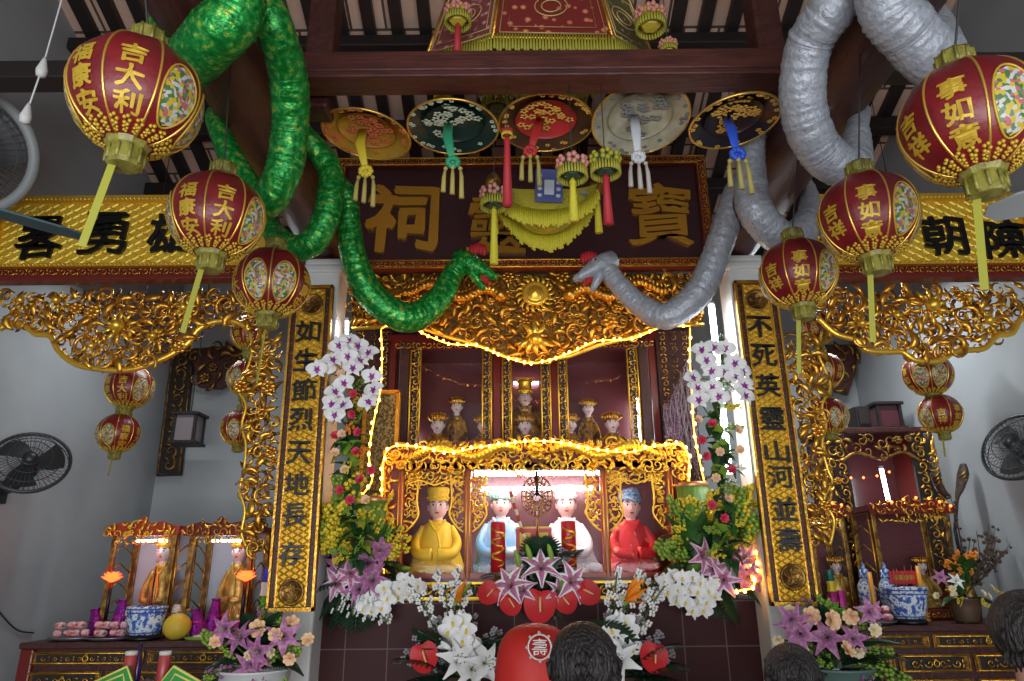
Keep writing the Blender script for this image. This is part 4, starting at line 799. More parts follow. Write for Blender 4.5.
# left and right arrangements at the ends of the tiled pedestal
def pedestal_bouquet(lab, sx, lilies, whites, sprays, pc, seed):
    rnd = random.Random(seed); c = at(*pc); base = V((c.x, 5.0, ZPED+.002)); t = thing('flower_arrangement', lab, 'flowers', base, 'flower arrangements at the ends of the pedestal')
    pot(t, base+V((0, 0, .22)), .11, .22, BASK); o = base+V((0, 0, .22)); front = V((c.x, 4.72, ZPED+.1))
    radiate(t, 'dark_leaf', o+V((0, -.08, 0)), 9, .26, rnd=rnd, up=.1); radiate(t, 'fern_frond', o+V((0, -.14, -.05)), 10, .3, rnd=rnd, up=.0)
    for px, py in lilies: p = at(px, py, 4.62+rnd.uniform(-.04, .05)); bloom(t, 'mauve_lily' if rnd.random() < .5 else 'pink_lily', p+V((0, .05, 0)), face(p, rnd=rnd, j=.5), .115, rnd.uniform(0, 6)); stem(t, o, p+V((0, .05, 0)))
    for i, (px, py) in enumerate(whites): p = at(px, py, 4.6+rnd.uniform(-.04, .05)); bloom(t, 'white_orchid', p, face(p, rnd=rnd, j=.4), .058, rnd.uniform(-.5, .5))
    stem(t, o, at(*whites[0], 4.66)); stem(t, at(*whites[0], 4.66), at(*whites[-1], 4.66))
    for px, py in sprays+[(a+rnd.uniform(-9, 9), b+rnd.uniform(-14, 8)) for a, b in sprays]: p = at(px, py, 4.46 if px < 345 or px > 736 else 4.72+rnd.uniform(-.08, .06)); d = p-o; along(t, 'yellow_spray' if rnd.random() < .75 else 'lime_spray', o+d*.35, d+V((0, 0, .1)), d.length*.75)
    for px, py in sprays[::3]: p = at(px+5*sx, py+12, 4.75); d = p-o; along(t, 'leaf', o+d*.3, d, d.length*.8)
    for px, py in sprays[1::4]: p = at(px, py+8, 4.7); bloom(t, 'lily_bud', p, (p-o), .09)
    for i in range(4): p = at(whites[0][0]+sx*(14*i-25), whites[0][1]+18+4*i, 4.62); d = p-o; along(t, 'white_spray', o+d*.3, d, d.length*.75)
    return t
pedestal_bouquet('tall arrangement of mauve lilies and white orchids below the yellow-robed statue', 1, [(350, 572), (337, 583), (366, 563), (372, 582), (340, 562), (358, 590), (378, 553)],
    [(366, 600), (374, 605), (378, 594), (388, 598), (384, 588), (394, 592), (400, 586), (398, 597), (408, 588), (404, 580), (412, 583), (418, 586), (410, 594), (372, 610), (382, 608), (364, 608)],
    [(322, 545), (330, 530), (338, 520), (345, 538), (352, 512), (362, 528), (372, 535), (385, 540), (394, 548), (402, 560), (325, 562), (333, 508), (366, 510), (380, 522), (398, 572), (318, 555)], (360, 590, 4.9), 21)
pedestal_bouquet('tall arrangement of mauve lilies and white orchids below the red-robed statue', -1, [(735, 562), (702, 556), (726, 580), (750, 576), (716, 570), (744, 558), (757, 562)],
    [(664, 582), (672, 576), (682, 578), (692, 577), (700, 582), (668, 592), (678, 590), (688, 590), (698, 592), (708, 590), (676, 600), (686, 602), (697, 603), (707, 602), (714, 596), (704, 610), (692, 611), (712, 584)],
    [(672, 520), (684, 535), (700, 528), (716, 530), (728, 520), (738, 535), (750, 540), (762, 550), (674, 550), (745, 522), (757, 530), (708, 512), (668, 566), (736, 545), (725, 540)], (715, 590, 4.9), 22)
# middle arrangement
base = V((at(540, 590, 4.95).x, 4.9, ZPED+.002)); t = thing('flower_arrangement', 'low arrangement of striped lilies over five red anthuriums, middle of the pedestal', 'flowers', base)
pot(t, base+V((0, 0, .1)), .1, .1, BASK); o = base+V((0, 0, .1)); rnd = random.Random(5)
radiate(t, 'grey_spray', o, 15, .21, rnd=rnd, up=.05); radiate(t, 'dark_leaf', o, 9, .22, rnd=rnd, up=.15); radiate(t, 'fern_frond', o, 7, .3, rnd=rnd, up=0)
for px, py, r in ((512, 588, 2.2), (541, 571, 1.57), (569, 584, .7), (525, 592, 2.6), (556, 592, .4)): p = at(px, py, 4.68); bloom(t, 'striped_lily', p, (cos(r)*.5, -.8, sin(r)*.6), .14 if py < 590 else .1, r); stem(t, o, p)
for px, py in ((520, 568), (532, 562), (553, 562), (560, 598)): p = at(px, py, 4.68); bloom(t, 'lily_bud', p, (rnd.uniform(-.4, .4), -.2, 1), .12)
for px, py, s, r in ((510, 602, .075, .4), (540, 603, .108, -.1), (565, 600, .078, .6), (490, 592, .075, -.9), (587, 592, .08, 1.0)): p = at(px, py, 4.62); bloom(t, 'anthurium', p, (rnd.uniform(-.2, .2), -1, .1), s, r); stem(t, o, p+V((0, .02, 0)))
# tall stands of flowers before the pedestal
def stand_bouquet(lab, px0, sx, seed):
    rnd = random.Random(seed); Yd = 4.15; f = lambda dx, y, dY=0: at(px0+sx*dx, y, Yd+dY); o = f(0, 676, .12); base = V((o.x, o.y, 0)); t = thing('flower_arrangement', lab, 'flowers', base, 'standing arrangements before the pedestal')
    MB().lathe([(.0001, 0), (.16, 0), (.16, .02), (.03, .05), (.022, o.z-.16), (.1, o.z-.14), (.12, o.z), (.0001, o.z)], 20, 0, Mx.Translation(base)).build('stand', BASK, t)
    for dx, y in ((-5, 622), (4, 620), (-10, 632), (0, 631), (9, 630), (-6, 641), (5, 641), (13, 642), (-12, 648), (0, 650), (10, 652), (17, 652)): p = f(dx, y, rnd.uniform(-.04, .03)); bloom(t, 'white_orchid', p, face(p, rnd=rnd), .062, rnd.uniform(-.4, .4))
    stem(t, o, f(0, 618, .03), .008)
    for dx, y, r in ((-2, 662, .8), (24, 664, .2), (12, 670, .5)): p = f(dx, y, -.06); bloom(t, 'white_lily' if dx else 'striped_lily', p, (sx*cos(r)*.6, -.8, .3), .12, rnd.uniform(0, 6)); stem(t, o, p)
    p = f(-34, 655, -.03); bloom(t, 'anthurium', p, (-.1*sx, -1, .15), .083, .3*sx); stem(t, o, p+V((0, .02, 0)))
    p = f(-4, 606, .04); stem(t, o, p, .007); bloom(t, 'strelitzia', p, (-.3*sx, -1, 0), .17, .9 if sx > 0 else 1.1)
    for a in (-80, -55, -30, 20, 50): p = f(0, 660); d = V((sin(radians(a))*sx, -.1, cos(radians(a))*.8)); along(t, 'grey_spray', o, d, .32); along(t, 'fern_frond', o, d+V((.2, -.2, -.2)), .38)
    for a in (-40, -22, -10): d = V((sin(radians(a))*sx, .02, cos(radians(a)))); along(t, 'white_spray', o+d*.15, d, .42)
    radiate(t, 'dark_leaf', o, 7, .24, rnd=rnd); return t
stand_bouquet('standing white orchids with a red anthurium and strelitzia nearer the yellow-robed statue', 458, 1, 31)
stand_bouquet('standing white orchids with a red anthurium and strelitzia nearer the red-robed statue', 620, -1, 32)
# low bouquets before the side altars
def low_bouquet(lab, px0, py0, Yd, potm, blooms, seed, pr):
    rnd = random.Random(seed); o = at(px0, py0, Yd+.1); base = V((o.x, o.y, 0)); t = thing('flower_arrangement', lab, 'flowers', base, 'low bouquets before the side altars')
    MB().box((o.x, o.y, (o.z-.2)/2), (.46, .42, o.z-.2)).build('stand', LACQ, t, bevel=.01); pot(t, o, pr, .2, potm)
    radiate(t, 'dark_leaf', o, 12, .3, rnd=rnd, up=.25); radiate(t, 'fern_frond', o, 9, .27, rnd=rnd, up=.1); radiate(t, 'mauve_spray', o, 5, .27, rnd=rnd, up=.5); radiate(t, 'lime_spray', o, 7, .25, rnd=rnd, up=.2)
    for k, px, py, s in blooms: p = at(px, py, Yd-.1+rnd.uniform(-.06, .06)); bloom(t, k, p, face(p, rnd=rnd, j=.6), s, rnd.uniform(0, 6)); stem(t, o, p+V((0, .02, 0)))
    return t
low_bouquet('bouquet of mauve lilies and peach roses under the couplet board nearer the yellow pomelo', 255, 668, 4.15, POTW, [('mauve_lily', 262, 650, .105), ('mauve_lily', 243, 640, .095), ('mauve_lily', 285, 636, .1), ('mauve_lily', 252, 662, .1), ('peach_rose', 258, 628, .055), ('peach_rose', 216, 642, .04), ('peach_rose', 276, 634, .045), ('peach_rose', 291, 622, .05), ('peach_rose', 308, 640, .04), ('peach_rose', 290, 658, .04), ('cream_rose', 272, 652, .035), ('mauve_lily', 228, 628, .09), ('cream_rose', 248, 656, .03)], 41, .2)
low_bouquet('bouquet of mauve lilies and peach roses nearer the blue and white bowl', 836, 666, 4.15, mat('teal_glazed_pot', (.12, .2, .17, 1), .35), [('mauve_lily', 828, 638, .11), ('mauve_lily', 800, 634, .1), ('mauve_lily', 852, 640, .085), ('mauve_lily', 790, 618, .1), ('peach_rose', 811, 616, .055), ('peach_rose', 830, 620, .06), ('peach_rose', 851, 616, .05), ('peach_rose', 801, 650, .045), ('peach_rose', 846, 650, .05), ('cream_rose', 790, 612, .04), ('cream_rose', 874, 630, .04), ('cream_rose', 858, 652, .035), ('cream_rose', 778, 640, .035), ('mauve_lily', 868, 612, .08)], 42, .2)
# orchid garlands down the pillars
def garland(lab, orch, reds, Yd, seed, x_top, path):
    rnd = random.Random(seed); P = [at(px, py, Yd+.04) for px, py in path]; t = thing('orchid_garland', lab, 'flowers', P[0], 'orchid garlands down the pillars')
    MB().tube(spline(P, 6), .012, 6).build('stem', STEM, t)
    for px, py in orch: p = at(px, py, Yd-.14+rnd.uniform(-.03, .04)); bloom(t, 'purple_orchid', p, face(p, rnd=rnd, j=.4), .072, rnd.uniform(-.6, .6)); MB().tube([p, min(P, key=lambda q: (q-p).length)], .004, 5).build('stalk', STEM, t)
    S = spline(P, 5)
    for i in range(72): p = S[rnd.randrange(len(S)//5, len(S))]; along(t, rnd.choice(('leaf', 'leaf', 'broad_leaf', 'dark_leaf')), p, (rnd.uniform(-1, 1), -.5, rnd.uniform(-.9, .5)), rnd.uniform(.1, .17))
    for i in range(13): p = S[rnd.randrange(len(S)//4, len(S))]; along(t, rnd.choice(('lime_spray', 'white_spray', 'orange_spray', 'yellow_spray')), p, (rnd.uniform(-1, 1), -.4, rnd.uniform(-.6, .4)), .16)
    for px, py in reds: p = at(px, py, Yd-.07); bloom(t, 'red_flower' if rnd.random() < .75 else 'peach_rose', p, face(p, rnd=rnd), .034)
    return t
garland('purple-hearted white orchid garland with red flowers, beside the lit olive screen', [(339, 345), (349, 341), (358, 346), (369, 353), (325, 367), (317, 369), (333, 360), (344, 383), (335, 392), (332, 404), (335, 414), (344, 405), (372, 376), (374, 390), (368, 402), (353, 368), (360, 360), (348, 356)],
    [(341, 374), (353, 394), (342, 434), (335, 453), (352, 414), (358, 432), (345, 470), (360, 480), (350, 500), (366, 500), (340, 490), (356, 452), (371, 470), (335, 436)], 4.5, 51, 0, [(350, 328), (350, 380), (350, 430), (352, 480), (356, 530), (356, 560)])
garland('purple-hearted white orchid garland with red flowers, before the bright white tube', [(702, 350), (714, 348), (725, 348), (712, 371), (735, 363), (744, 386), (742, 372), (712, 387), (719, 396), (697, 388), (699, 400), (725, 372), (706, 360), (734, 376), (692, 378), (745, 396)],
    [(698, 420), (702, 440), (712, 424), (720, 452), (738, 430), (706, 456), (728, 498), (716, 478), (732, 470), (724, 518), (712, 505), (740, 450)], 4.5, 52, 0, [(722, 332), (722, 380), (718, 430), (722, 480), (726, 530), (730, 560)])
# ---------------------------------------------------------------- fairy lights
BULB = mat('warm_bulb', (1, .7, .3, 1), .4, emit=(1, .42, .05, 1), estr=13); ROPE = mat('amber_light_rope', (1, .6, .1, 1), .4, emit=(1, .36, .03, 1), estr=4)
def fairy(lab, path, step=.07, rope=True, r=.011):
    P = [V(at(*q)) for q in path]; S = spline(P, 10); t = thing('fairy_light_string', lab, 'string lights', P[0]); acc = 0; nb = 0
    MB().tube(S, .005, 6).build('rope' if rope else 'cord', ROPE if rope else CORD, t); me = None
    for a, b in zip(S, S[1:]):
        acc += (b-a).length
        if acc > step and nb < 95:
            acc = 0; nb += 1; q = b+V((R.uniform(-.008, .008), -.012, R.uniform(-.008, .008)))
            if me is None: o = MB().ell(q, (r, r, r*1.3), 7, 5).build('bulb', BULB, t); me = o; m0 = q.copy()
            else: o = me.copy(); COL.objects.link(o); o.parent = t; o.location = q-m0; ORG[o.name] = ORG[t.name]
    return t
fairy('amber fairy lights swagged along the lower edge of the gilded lintel', [(381, 329, 5.2), (396, 322, 5.2), (412, 328, 5.2), (446, 343, 5.2), (477, 346, 5.2), (508, 358, 5.18), (535, 363, 5.16), (570, 353, 5.18), (597, 341, 5.2), (631, 339, 5.2), (660, 328, 5.2), (690, 326, 5.2)], .055)
fairy('amber fairy lights running down beside the olive screen', [(381, 330, 5.15), (382, 360, 5.1), (380, 392, 5.05), (374, 420, 5.0), (369, 455, 4.95), (372, 480, 4.9), (360, 500, 4.85), (356, 530, 4.8)], .075)
fairy('amber fairy lights running down beside the purple strands', [(690, 328, 5.15), (690, 362, 5.1), (692, 396, 5.05), (694, 430, 5.0), (699, 458, 4.95), (706, 490, 4.9), (712, 520, 4.85), (745, 545, 4.7), (752, 580, 4.6)], .075)
fairy('amber rope lights outlining the top rail of the lower shrine', [(384, 575, 4.9), (382, 520, 4.9), (383, 465, 4.88), (392, 447, 4.88), (420, 447, 4.86), (450, 452, 4.86), (480, 447, 4.86), (510, 443, 4.86), (540, 441, 4.86), (570, 444, 4.86), (600, 450, 4.86), (630, 452, 4.86), (655, 446, 4.86), (680, 445, 4.88), (689, 460, 4.88), (688, 500, 4.9)], .062)
fairy('amber fairy lights tangled in the flowers beside the red-robed statue', [(742, 500, 4.8), (752, 525, 4.75), (757, 556, 4.65), (754, 585, 4.6), (742, 590, 4.58), (735, 592, 4.58)], .05)
p, q = at(711, 302, 4.62), at(730, 478, 4.62); light_tube(q, p, .022, 'upright white tube behind the orchid garland nearer the silver snake', TUBE)
p, q = at(347, 318, 4.6), at(347, 338, 4.6); light_tube(q, p, .012, 'short white tube at the top of the orchid garland nearer the green snake', TUBE)
# ---------------------------------------------------------------- screens beside the shrines
OLIVE = ramp_mat('glittering_olive_panel', 'voronoi', 70, [(0, (.12, .10, .03, 1)), (.45, (.3, .27, .12, 1)), (.75, (.06, .05, .02, 1))], .35, .4, bump=.4)
a, b = at(366, 392, 5.3), at(395, 470, 5.3); ol = thing('olive_screen', 'olive glittering panel between the orchid garland and the shrines', 'screen', (a.x, 5.34, ZPED))
MB().box(((a.x+b.x)/2, 5.34, (a.z+ZPED)/2), (b.x-a.x, .03, a.z-ZPED)).build('panel', OLIVE, ol)
m = MB(); Mo = plane(5.3)
for x in (a.x, b.x): m.box((x, 5.32, (a.z+ZPED)/2), (.03, .05, a.z-ZPED))
m.box(((a.x+b.x)/2, 5.32, a.z), (b.x-a.x, .05, .03)); m.build('frame', GOLD, ol)
for x0_, x1_, s, lab in ((356, 392, 1, 'dark carved post panel beside the upper shrine nearer the green snake'), (655, 688, -1, 'dark carved post panel beside the upper shrine nearer the silver snake')):
    Yc = 5.9; a, b = at(x0_, 330, Yc), at(x1_, 330, Yc); zb = ZPED; t = thing('carved_side_panel', lab, 'carving', ((a.x+b.x)/2, Yc, zb)); Mo = plane(Yc); w = (b.x-a.x)/3
    MB().box(((a.x+b.x)/2, Yc+.04, (a.z+zb)/2), (b.x-a.x, .05, a.z-zb)).build('panel', WOOD, t)
    for i in range(3):
        m = MB(); carved_strip(m, a.x+w*i+.012, a.x+w*(i+1)-.012, 2.2, a.z-.03, .1, Mo, 0, .02); m.build('carved_strip', OLDGOLD if i % 2 else GOLD, t)
STRD = mat('purple_strands', (.28, .12, .26, 1), .5); STRG = mat('grey_thread', (.36, .34, .36, 1), .6); m = MB(); rnd = random.Random(8)
p0, p1, pt = at(660, 360, 5.55), at(692, 360, 5.55), at(690, 352, 5.55)
for i in range(46):
    x = p0.x+(p1.x-p0.x)*rnd.random(); top = pt.z-(p1.x-x)*1.9*rnd.uniform(.85, 1.1); y = 5.55+rnd.uniform(-.06, .06); L = rnd.uniform(.6, 1.0); pts = [(x+.015*sin(k*1.3+i), y, top-L*k/9) for k in range(10)]
    m.tube(pts, .004, 4, 1)
    if i % 2:
        for k in range(2, 30): u = k/30; m.ell((x+.02*sin(k*1.1+i), y-.008, top-L*u), (.008, .006, .010), 5, 4, 0)
t = thing('strand_curtain', 'purple beaded grey strands hanging beside the shrines', 'hanging', (p0.x, 5.55, pt.z)); o = m.build('strands', [STRD, STRG], t); o['kind'] = 'stuff'
MB().tube([(p0.x-.02, 5.55, pt.z-(p1.x-p0.x)*1.9), (p1.x+.03, 5.55, pt.z+.06)], .012, 6).build('rod', WOOD, t)
# leaf-wrapped vases at the shrine ends
BANANA = mat('banana_leaf', (.10, .25, .03, 1), .4, bump=.3, bscale=30, col2=(.2, .33, .06, 1), cscale=18, stretch=(3, 3, .4)); COPPER = mat('copper_rim', (.55, .25, .1, 1), .35, .6)
for px, py, w, lab in ((379, 500, 24, 'green leaf-wrapped vase behind the yellow flowers nearer the yellow-robed statue'), (686, 486, 30, 'green leaf-wrapped vase behind the yellow flowers nearer the red-robed statue')):
    p = at(px, py, 5.0); r = w*mpp(py, 5.0)/2; h = p.z-ZPED; t = thing('leaf_vase', lab, 'vase', (p.x, 5.0, ZPED)); Tm = Mx.Translation((p.x, 4.83, ZPED+.002))
    MB().lathe([(.0001, 0), (r*.8, 0), (r*.9, h*.4), (r, h-.02), (r*.92, h-.02), (.0001, h-.06)], 24, 0, Tm).build('body', BANANA, t); MB().lathe([(r*1.02, h-.03), (r*1.06, h-.015), (r*1.02, h), (r*.95, h)], 24, 0, Tm, caps=False).build('rim', COPPER, t)
    for i in range(5): a = -pi*(i+.5)/5; along(t, 'leaf', (p.x+r*cos(a), 4.83+r*sin(a), ZPED+h*.3), (cos(a)*.25, sin(a)*.25, 1), h*.45)
# ---------------------------------------------------------------- offerings before the lower shrine
DRAG = ramp_mat('dragon_candle_red', 'noise', 22, [(0, (.5, .015, .02, 1)), (.52, (.65, .38, .06, 1)), (.6, (.5, .015, .02, 1))], .35)
for px, yt, yb, lab in ((498, 522, 572, 'thick red dragon candle before the pale blue statue'), (568, 521, 572, 'thick red dragon candle before the white-robed statue')):
    a = at(px, yt, 4.9); r = 7.3*mpp(545, 4.9); t = thing('dragon_candle', lab, 'candle', (a.x, 4.9, ZPED)); h = a.z-ZPED
    MB().lathe([(.0001, .002), (r*1.5, .002), (r*1.5, .015), (r*.6, .03), (r*.5, h*.3), (r*1.2, h*.34), (.0001, h*.345)], 20, 0, Mx.Translation((a.x, 4.9, ZPED))).build('holder', COPPER, t)
    m = MB(); m.lathe([(.0001, h*.35), (r, h*.35), (r, h-.01), (r*.93, h), (.0001, h-.005)], 24, 0, Mx.Translation((a.x, 4.9, ZPED))); m.build('wax', [mat('candle_red', (.5, .012, .02, 1), .35)], t)
    m = MB()
    pts = [(a.x+r*1.03*cos(-pi/2+.9*sin(k*.8)), 4.9+r*1.03*sin(-pi/2+.9*sin(k*.8)), ZPED+h*.42+h*.5*k/22) for k in range(23)]; m.tube(pts, lerpl([.004, .011, .012, .009, .014, .006], 23), 6); m.build('dragon_relief', GOLD, t)
    MB().tube([(a.x, 4.9, ZPED+h-.006), (a.x, 4.9, ZPED+h+.015)], .002, 5).build('wick', INK, t)
a, b = at(516, 527, 4.96), at(552, 554, 4.96); t = thing('red_offering_box', 'red box with gold ends between the two dragon candles', 'box', ((a.x+b.x)/2, 4.98, ZPED)); w = b.x-a.x
MB().box(((a.x+b.x)/2, 5.0-.03, (a.z+b.z)/2), (w, .1, a.z-b.z)).build('body', mat('red_card', (.5, .02, .025, 1), .4), t, bevel=.006)
m = MB(); zc = (a.z+b.z)/2
for s in (-1, 1): m.box(((a.x+b.x)/2+s*w*.25, 4.918, zc), (w*.3, .004, (a.z-b.z)*.55))
for s in (-1, 1): m.box(((a.x+b.x)/2, 4.918, zc+s*(a.z-b.z)*.46), (w, .006, .012))
m.build('gold_panel', GPRINT, t); MB().box(((a.x+b.x)/2, 4.98, (b.z+ZPED)/2+.001), (w*.6, .09, b.z-ZPED-.004)).build('foot', LACQ, t)
c = at(537, 496, 4.9); t = thing('filigree_fan', 'round gold filigree fan on a stem in the middle of the lower shrine', 'ornament', (c.x, 4.9, ZPED)); m = MB(); Mo = plane(4.9)
for r in (.05, .085, .12): m.tube([(c.x+r*.9*cos(k), c.z+r*1.15*sin(k), 0) for k in [2*pi*i/32 for i in range(32)]], .006, 6, 0, M=Mo, closed=True)
for i in range(22):
    k = 2*pi*i/22; m.tube([(c.x+.03*cos(k), c.z+.035*sin(k), .0), (c.x+.108*cos(k), c.z+.138*sin(k), .0)], .004, 5, 0, M=Mo)
    for r in (.067, .1): m.ell((c.x+r*.9*cos(k), c.z+r*1.15*sin(k), 0), .008, 6, 4, 0, Mo)
m.build('filigree', OLDGOLD, t); MB().tube([(c.x, 4.9, c.z+.17), (c.x, 4.9, c.z)], .01, 6).ell((c.x, 4.9, c.z+.19), (.014, .01, .02), 6, 5).tube([(c.x-.05, 4.92, c.z-.02), (c.x, 4.92, c.z+.03), (c.x+.05, 4.92, c.z-.02)], .008, 6).build('knot', INK, t)
MB().tube([(c.x, 4.9, c.z-.13), (c.x, 4.9, ZPED+.02)], .008, 8).lathe([(.0001, .002), (.07, .002), (.06, .015), (.01, .03)], 16, 0, Mx.Translation((c.x, 4.9, ZPED))).build('stand', OLDGOLD, t)
a, b = at(510, 491, 4.82), at(527, 546, 4.84); t = thing('striped_stick', 'slanting red and white ritual stick before the pale blue statue', 'stick', (b.x, 4.84, ZPED)); d = b-a
for i in range(9): MB().tube([a+d*(i/9), a+d*((i+1)/9)], .011, 8).build('band', (mat('red_stick', (.5, .05, .04, 1), .5), CREAM)[i % 2], t)
MB().tube([b, V((b.x+.01, 4.84, ZPED+.1))], .011, 8).lathe([(.0001, .002), (.055, .002), (.06, .1), (.05, .12), (.0001, .1)], 16, 0, Mx.Translation((b.x+.01, 4.84, ZPED))).build('cup', INK, t)
# ---------------------------------------------------------------- the hanging canopy over the beam, the fringed boat and the pompons
BROC = ramp_mat('red_brocade_panel', 'vdist', 16, [(0, (.62, .4, .1, 1)), (.14, (.5, .16, .09, 1)), (.3, (.19, .018, .015, 1))], .55, bump=.15); PATN = ramp_mat('olive_brocade_panel', 'vdist', 24, [(0, (.5, .46, .3, 1)), (.16, (.25, .2, .08, 1)), (.3, (.10, .09, .035, 1))], .55, bump=.15)
PINKB = ramp_mat('pink_brocade_panel', 'vdist', 20, [(0, (.5, .4, .3, 1)), (.18, (.4, .14, .16, 1)), (.34, (.2, .05, .05, 1))], .55, bump=.15)
FRNG = mat('yellow_green_fringe', (.36, .34, .03, 1), .6); FRY = mat('bright_yellow_fringe', (.62, .56, .03, 1), .55, bump=.4, bscale=90)
c = at(540, 22, 3.62); cz = 4.79; t = thing('embroidered_canopy', 'six-sided embroidered canopy hanging above the cross beam', 'canopy', (c.x, 3.62, cz)); Rb, Rt = .74, .6; zb, zt_ = cz-.16, cz+.36
A = [radians(-90-30+6+60*k) for k in range(6)]; B_ = [V((c.x+Rb*cos(a), 3.62+Rb*sin(a)*.32, zb)) for a in A]; T_ = [V((c.x+Rt*cos(a), 3.62+Rt*sin(a)*.32, zt_)) for a in A]
for k in range(6):
    a, b, p, q = B_[k], B_[(k+1) % 6], T_[(k+1) % 6], T_[k]; n = (b-a).cross(q-a).normalized(); n = n if n.dot((a+b)/2-V((c.x, 3.62, (a.z)))) > 0 else -n
    lp = lambda u, v: (a.lerp(b, u)).lerp(q.lerp(p, u), v)
    m = MB(); vs = [a, b, p, q]; m.add(vs+[x-n*.015 for x in vs], [(0, 1, 2, 3), (7, 6, 5, 4), (0, 4, 5, 1), (1, 5, 6, 2), (2, 6, 7, 3), (3, 7, 4, 0)], 0, False); m.build('panel', (BROC, PATN, PINKB, BROC, PATN, PINKB)[k], t)
    m = MB(); e = [lp(.05, .06), lp(.95, .06), lp(.95, .95), lp(.05, .95)]; m.tube([x+n*.006 for x in e], .008, 6, closed=True); m.tube([lp(u, v)+n*.006 for u, v in ((.12, .16), (.88, .16), (.88, .85), (.12, .85))], .004, 6, closed=True); cc = lp(.5, .5)+n*.006
    for r in (.05, .085): m.tube([cc+(b-a).normalized()*r*cos(w)*1.2+(q-a).normalized()*r*sin(w) for w in [2*pi*i/20 for i in range(20)]], .005, 5, closed=True)
    m.build('gold_braid', mat('gold_braid', (.6, .42, .16, 1), .5, .3), t)
    m = MB(); L = (b-a).length; nn = int(L/.018)
    for i in range(nn): x = a.lerp(b, (i+.5)/nn)+n*.008; m.tube([x+V((0, 0, .02)), x+V((0, 0, -.09-.012*(i % 3)))], [.007, .01], 5)
    m.build('fringe', FRNG, t)
m = MB(); m.tube(T_, .014, 6, closed=True); m.tube(B_, .012, 6, closed=True)
for k in range(6): m.tube([B_[k], T_[k]], .012, 6); m.tube([T_[k], (c.x, 3.62, zt_+.05)], .01, 6)
m.build('frame', GOLD, t); MB().tube([(c.x, 3.62, zt_+.05), (c.x, 3.62, roofz(3.62)-.1)], .005, 5).build('cord', CORD, t)
def ball(px, py, Yd, r, cols, lab, tas=None, tl=.16, cord_to=None, group=None):
    p = at(px, py, Yd); t = thing('hanging_pompon', lab, 'ornament', p, group); rnd = random.Random(px)
    MB().lathe([(.0001, -.9*r), (.55*r, -.85*r), (.95*r, -.3*r), (.95*r, .3*r), (.55*r, .85*r), (.0001, .9*r)], 6, 0, Mx.Translation(p), sm=False).build('core', cols[0], t)
    m = MB()
    for k in range(6):
        a = k*pi/3+.5; f = p+V((cos(a)*r*.95, sin(a)*r*.95, .1*r))
        for j in range(5): w = j*1.257; m.ell(f+V((-sin(a)*cos(w)*r*.3, cos(a)*cos(w)*r*.3, sin(w)*r*.3)), r*.2, 6, 4)
    m.build('flower', cols[1], t); m = MB()
    for k in range(30): a = 2*pi*k/30; x = p+V((cos(a)*r*.98, sin(a)*r*.98, -.25*r)); m.tube([x, x+V((0, 0, -.75*r))], [r*.07, r*.1], 5)
    m.build('fringe', cols[2], t)
    if tas: z = p.z-.9*r; MB().tube([(p.x, p.y, z), (p.x, p.y, z-.03), (p.x, p.y, z-.05), (p.x, p.y, z-.05-tl)], [.006, .02, .016, .026], 10).build('tassel', tas, t)
    MB().tube([(p.x, p.y, p.z+.85*r), (p.x, p.y, cord_to or roofz(p.y)-.1)], .003, 5).build('cord', CORD, t); return t
GC, YC = mat('dark_green_card', (.02, .07, .04, 1), .5), mat('yellow_card', (.6, .48, .05, 1), .5); PF_ = mat('pink_paper_flower', (.6, .25, .2, 1), .6); RT = mat('red_tassel', (.42, .02, .03, 1), .6)
for px, py, Yd, r, cols, tas, tl, lab in ((458, 14, 3.28, .075, (YC, PF_, FRNG), RT, .16, 'yellow flower ball with a red tassel beside the canopy, above the green hat'), (650, 18, 3.28, .085, (YC, PF_, FRNG), None, 0, 'yellow flower ball beside the canopy, above the pale silvery hat'),
        (668, 46, 3.3, .05, (YC, PF_, FRNG), None, 0, 'small flower ball just above the cross beam under a larger flower ball'), (443, 93, 3.9, .06, (YC, PF_, FRY), None, 0, 'yellow ball peeking out above the green hat'), (497, 98, 4.25, .11, (GC, WHT, FRNG), None, 0, 'green and white fringed ball between the green and red hats'),
        (568, 96, 4.3, .13, (GC, PF_, FRNG), None, 0, 'green fringed ball just behind the red-lined hat'), (494, 196, 3.7, .08, (GC, PF_, FRNG), FRY, .33, 'pink and green pompon with a long yellow tassel beside the fringed boat'), (572, 166, 3.08, .075, (GC, PF_, FRNG), FRY, .2, 'green pompon with a yellow tassel in front of the blue and white plaque'),
        (605, 162, 3.08, .075, (GC, FRNG, FRNG), RT, .24, 'green pompon with a red tassel under the pale silvery hat'), (507, 132, 3.08, .028, (mat('red_card', None) if False else RT, RT, FRY), RT, .36, 'long red tassel hanging from the red-lined hat')):
    ball(px, py, Yd, r, cols, lab, tas, tl, 4.02 if Yd == 3.08 else None, group='hanging pompons around the canopy and the boat')
Yd = 4.0; c = at(546, 205, Yd); t = thing('fringed_boat', 'yellow sequinned boat with a long fringe hanging before the signboard', 'ornament', (c.x, Yd, c.z)); L, D = 56*mpp(205, Yd), .2
hull = lambda u, v: V((c.x+L*(2*u-1), Yd+D*sin(pi*u)*cos(pi*v), c.z+.17*abs(2*u-1)**2.2-.19*sin(pi*u)**.7*sin(pi*v)))
MB().grid(hull, 28, 14).build('hull', mat('yellow_sequins', (.6, .52, .05, 1), .35, .3, bump=.9, bscale=110), t)
for s in (0, 1):
    m = MB()
    for i in range(60): u = .03+.94*i/59; x = hull(u, .78 if not s else .22); m.tube([x, x+V((0, -.02 if not s else .02, -.11-.03*R.random()))], [.006, .009], 5)
    m.build('fringe', FRY, t)
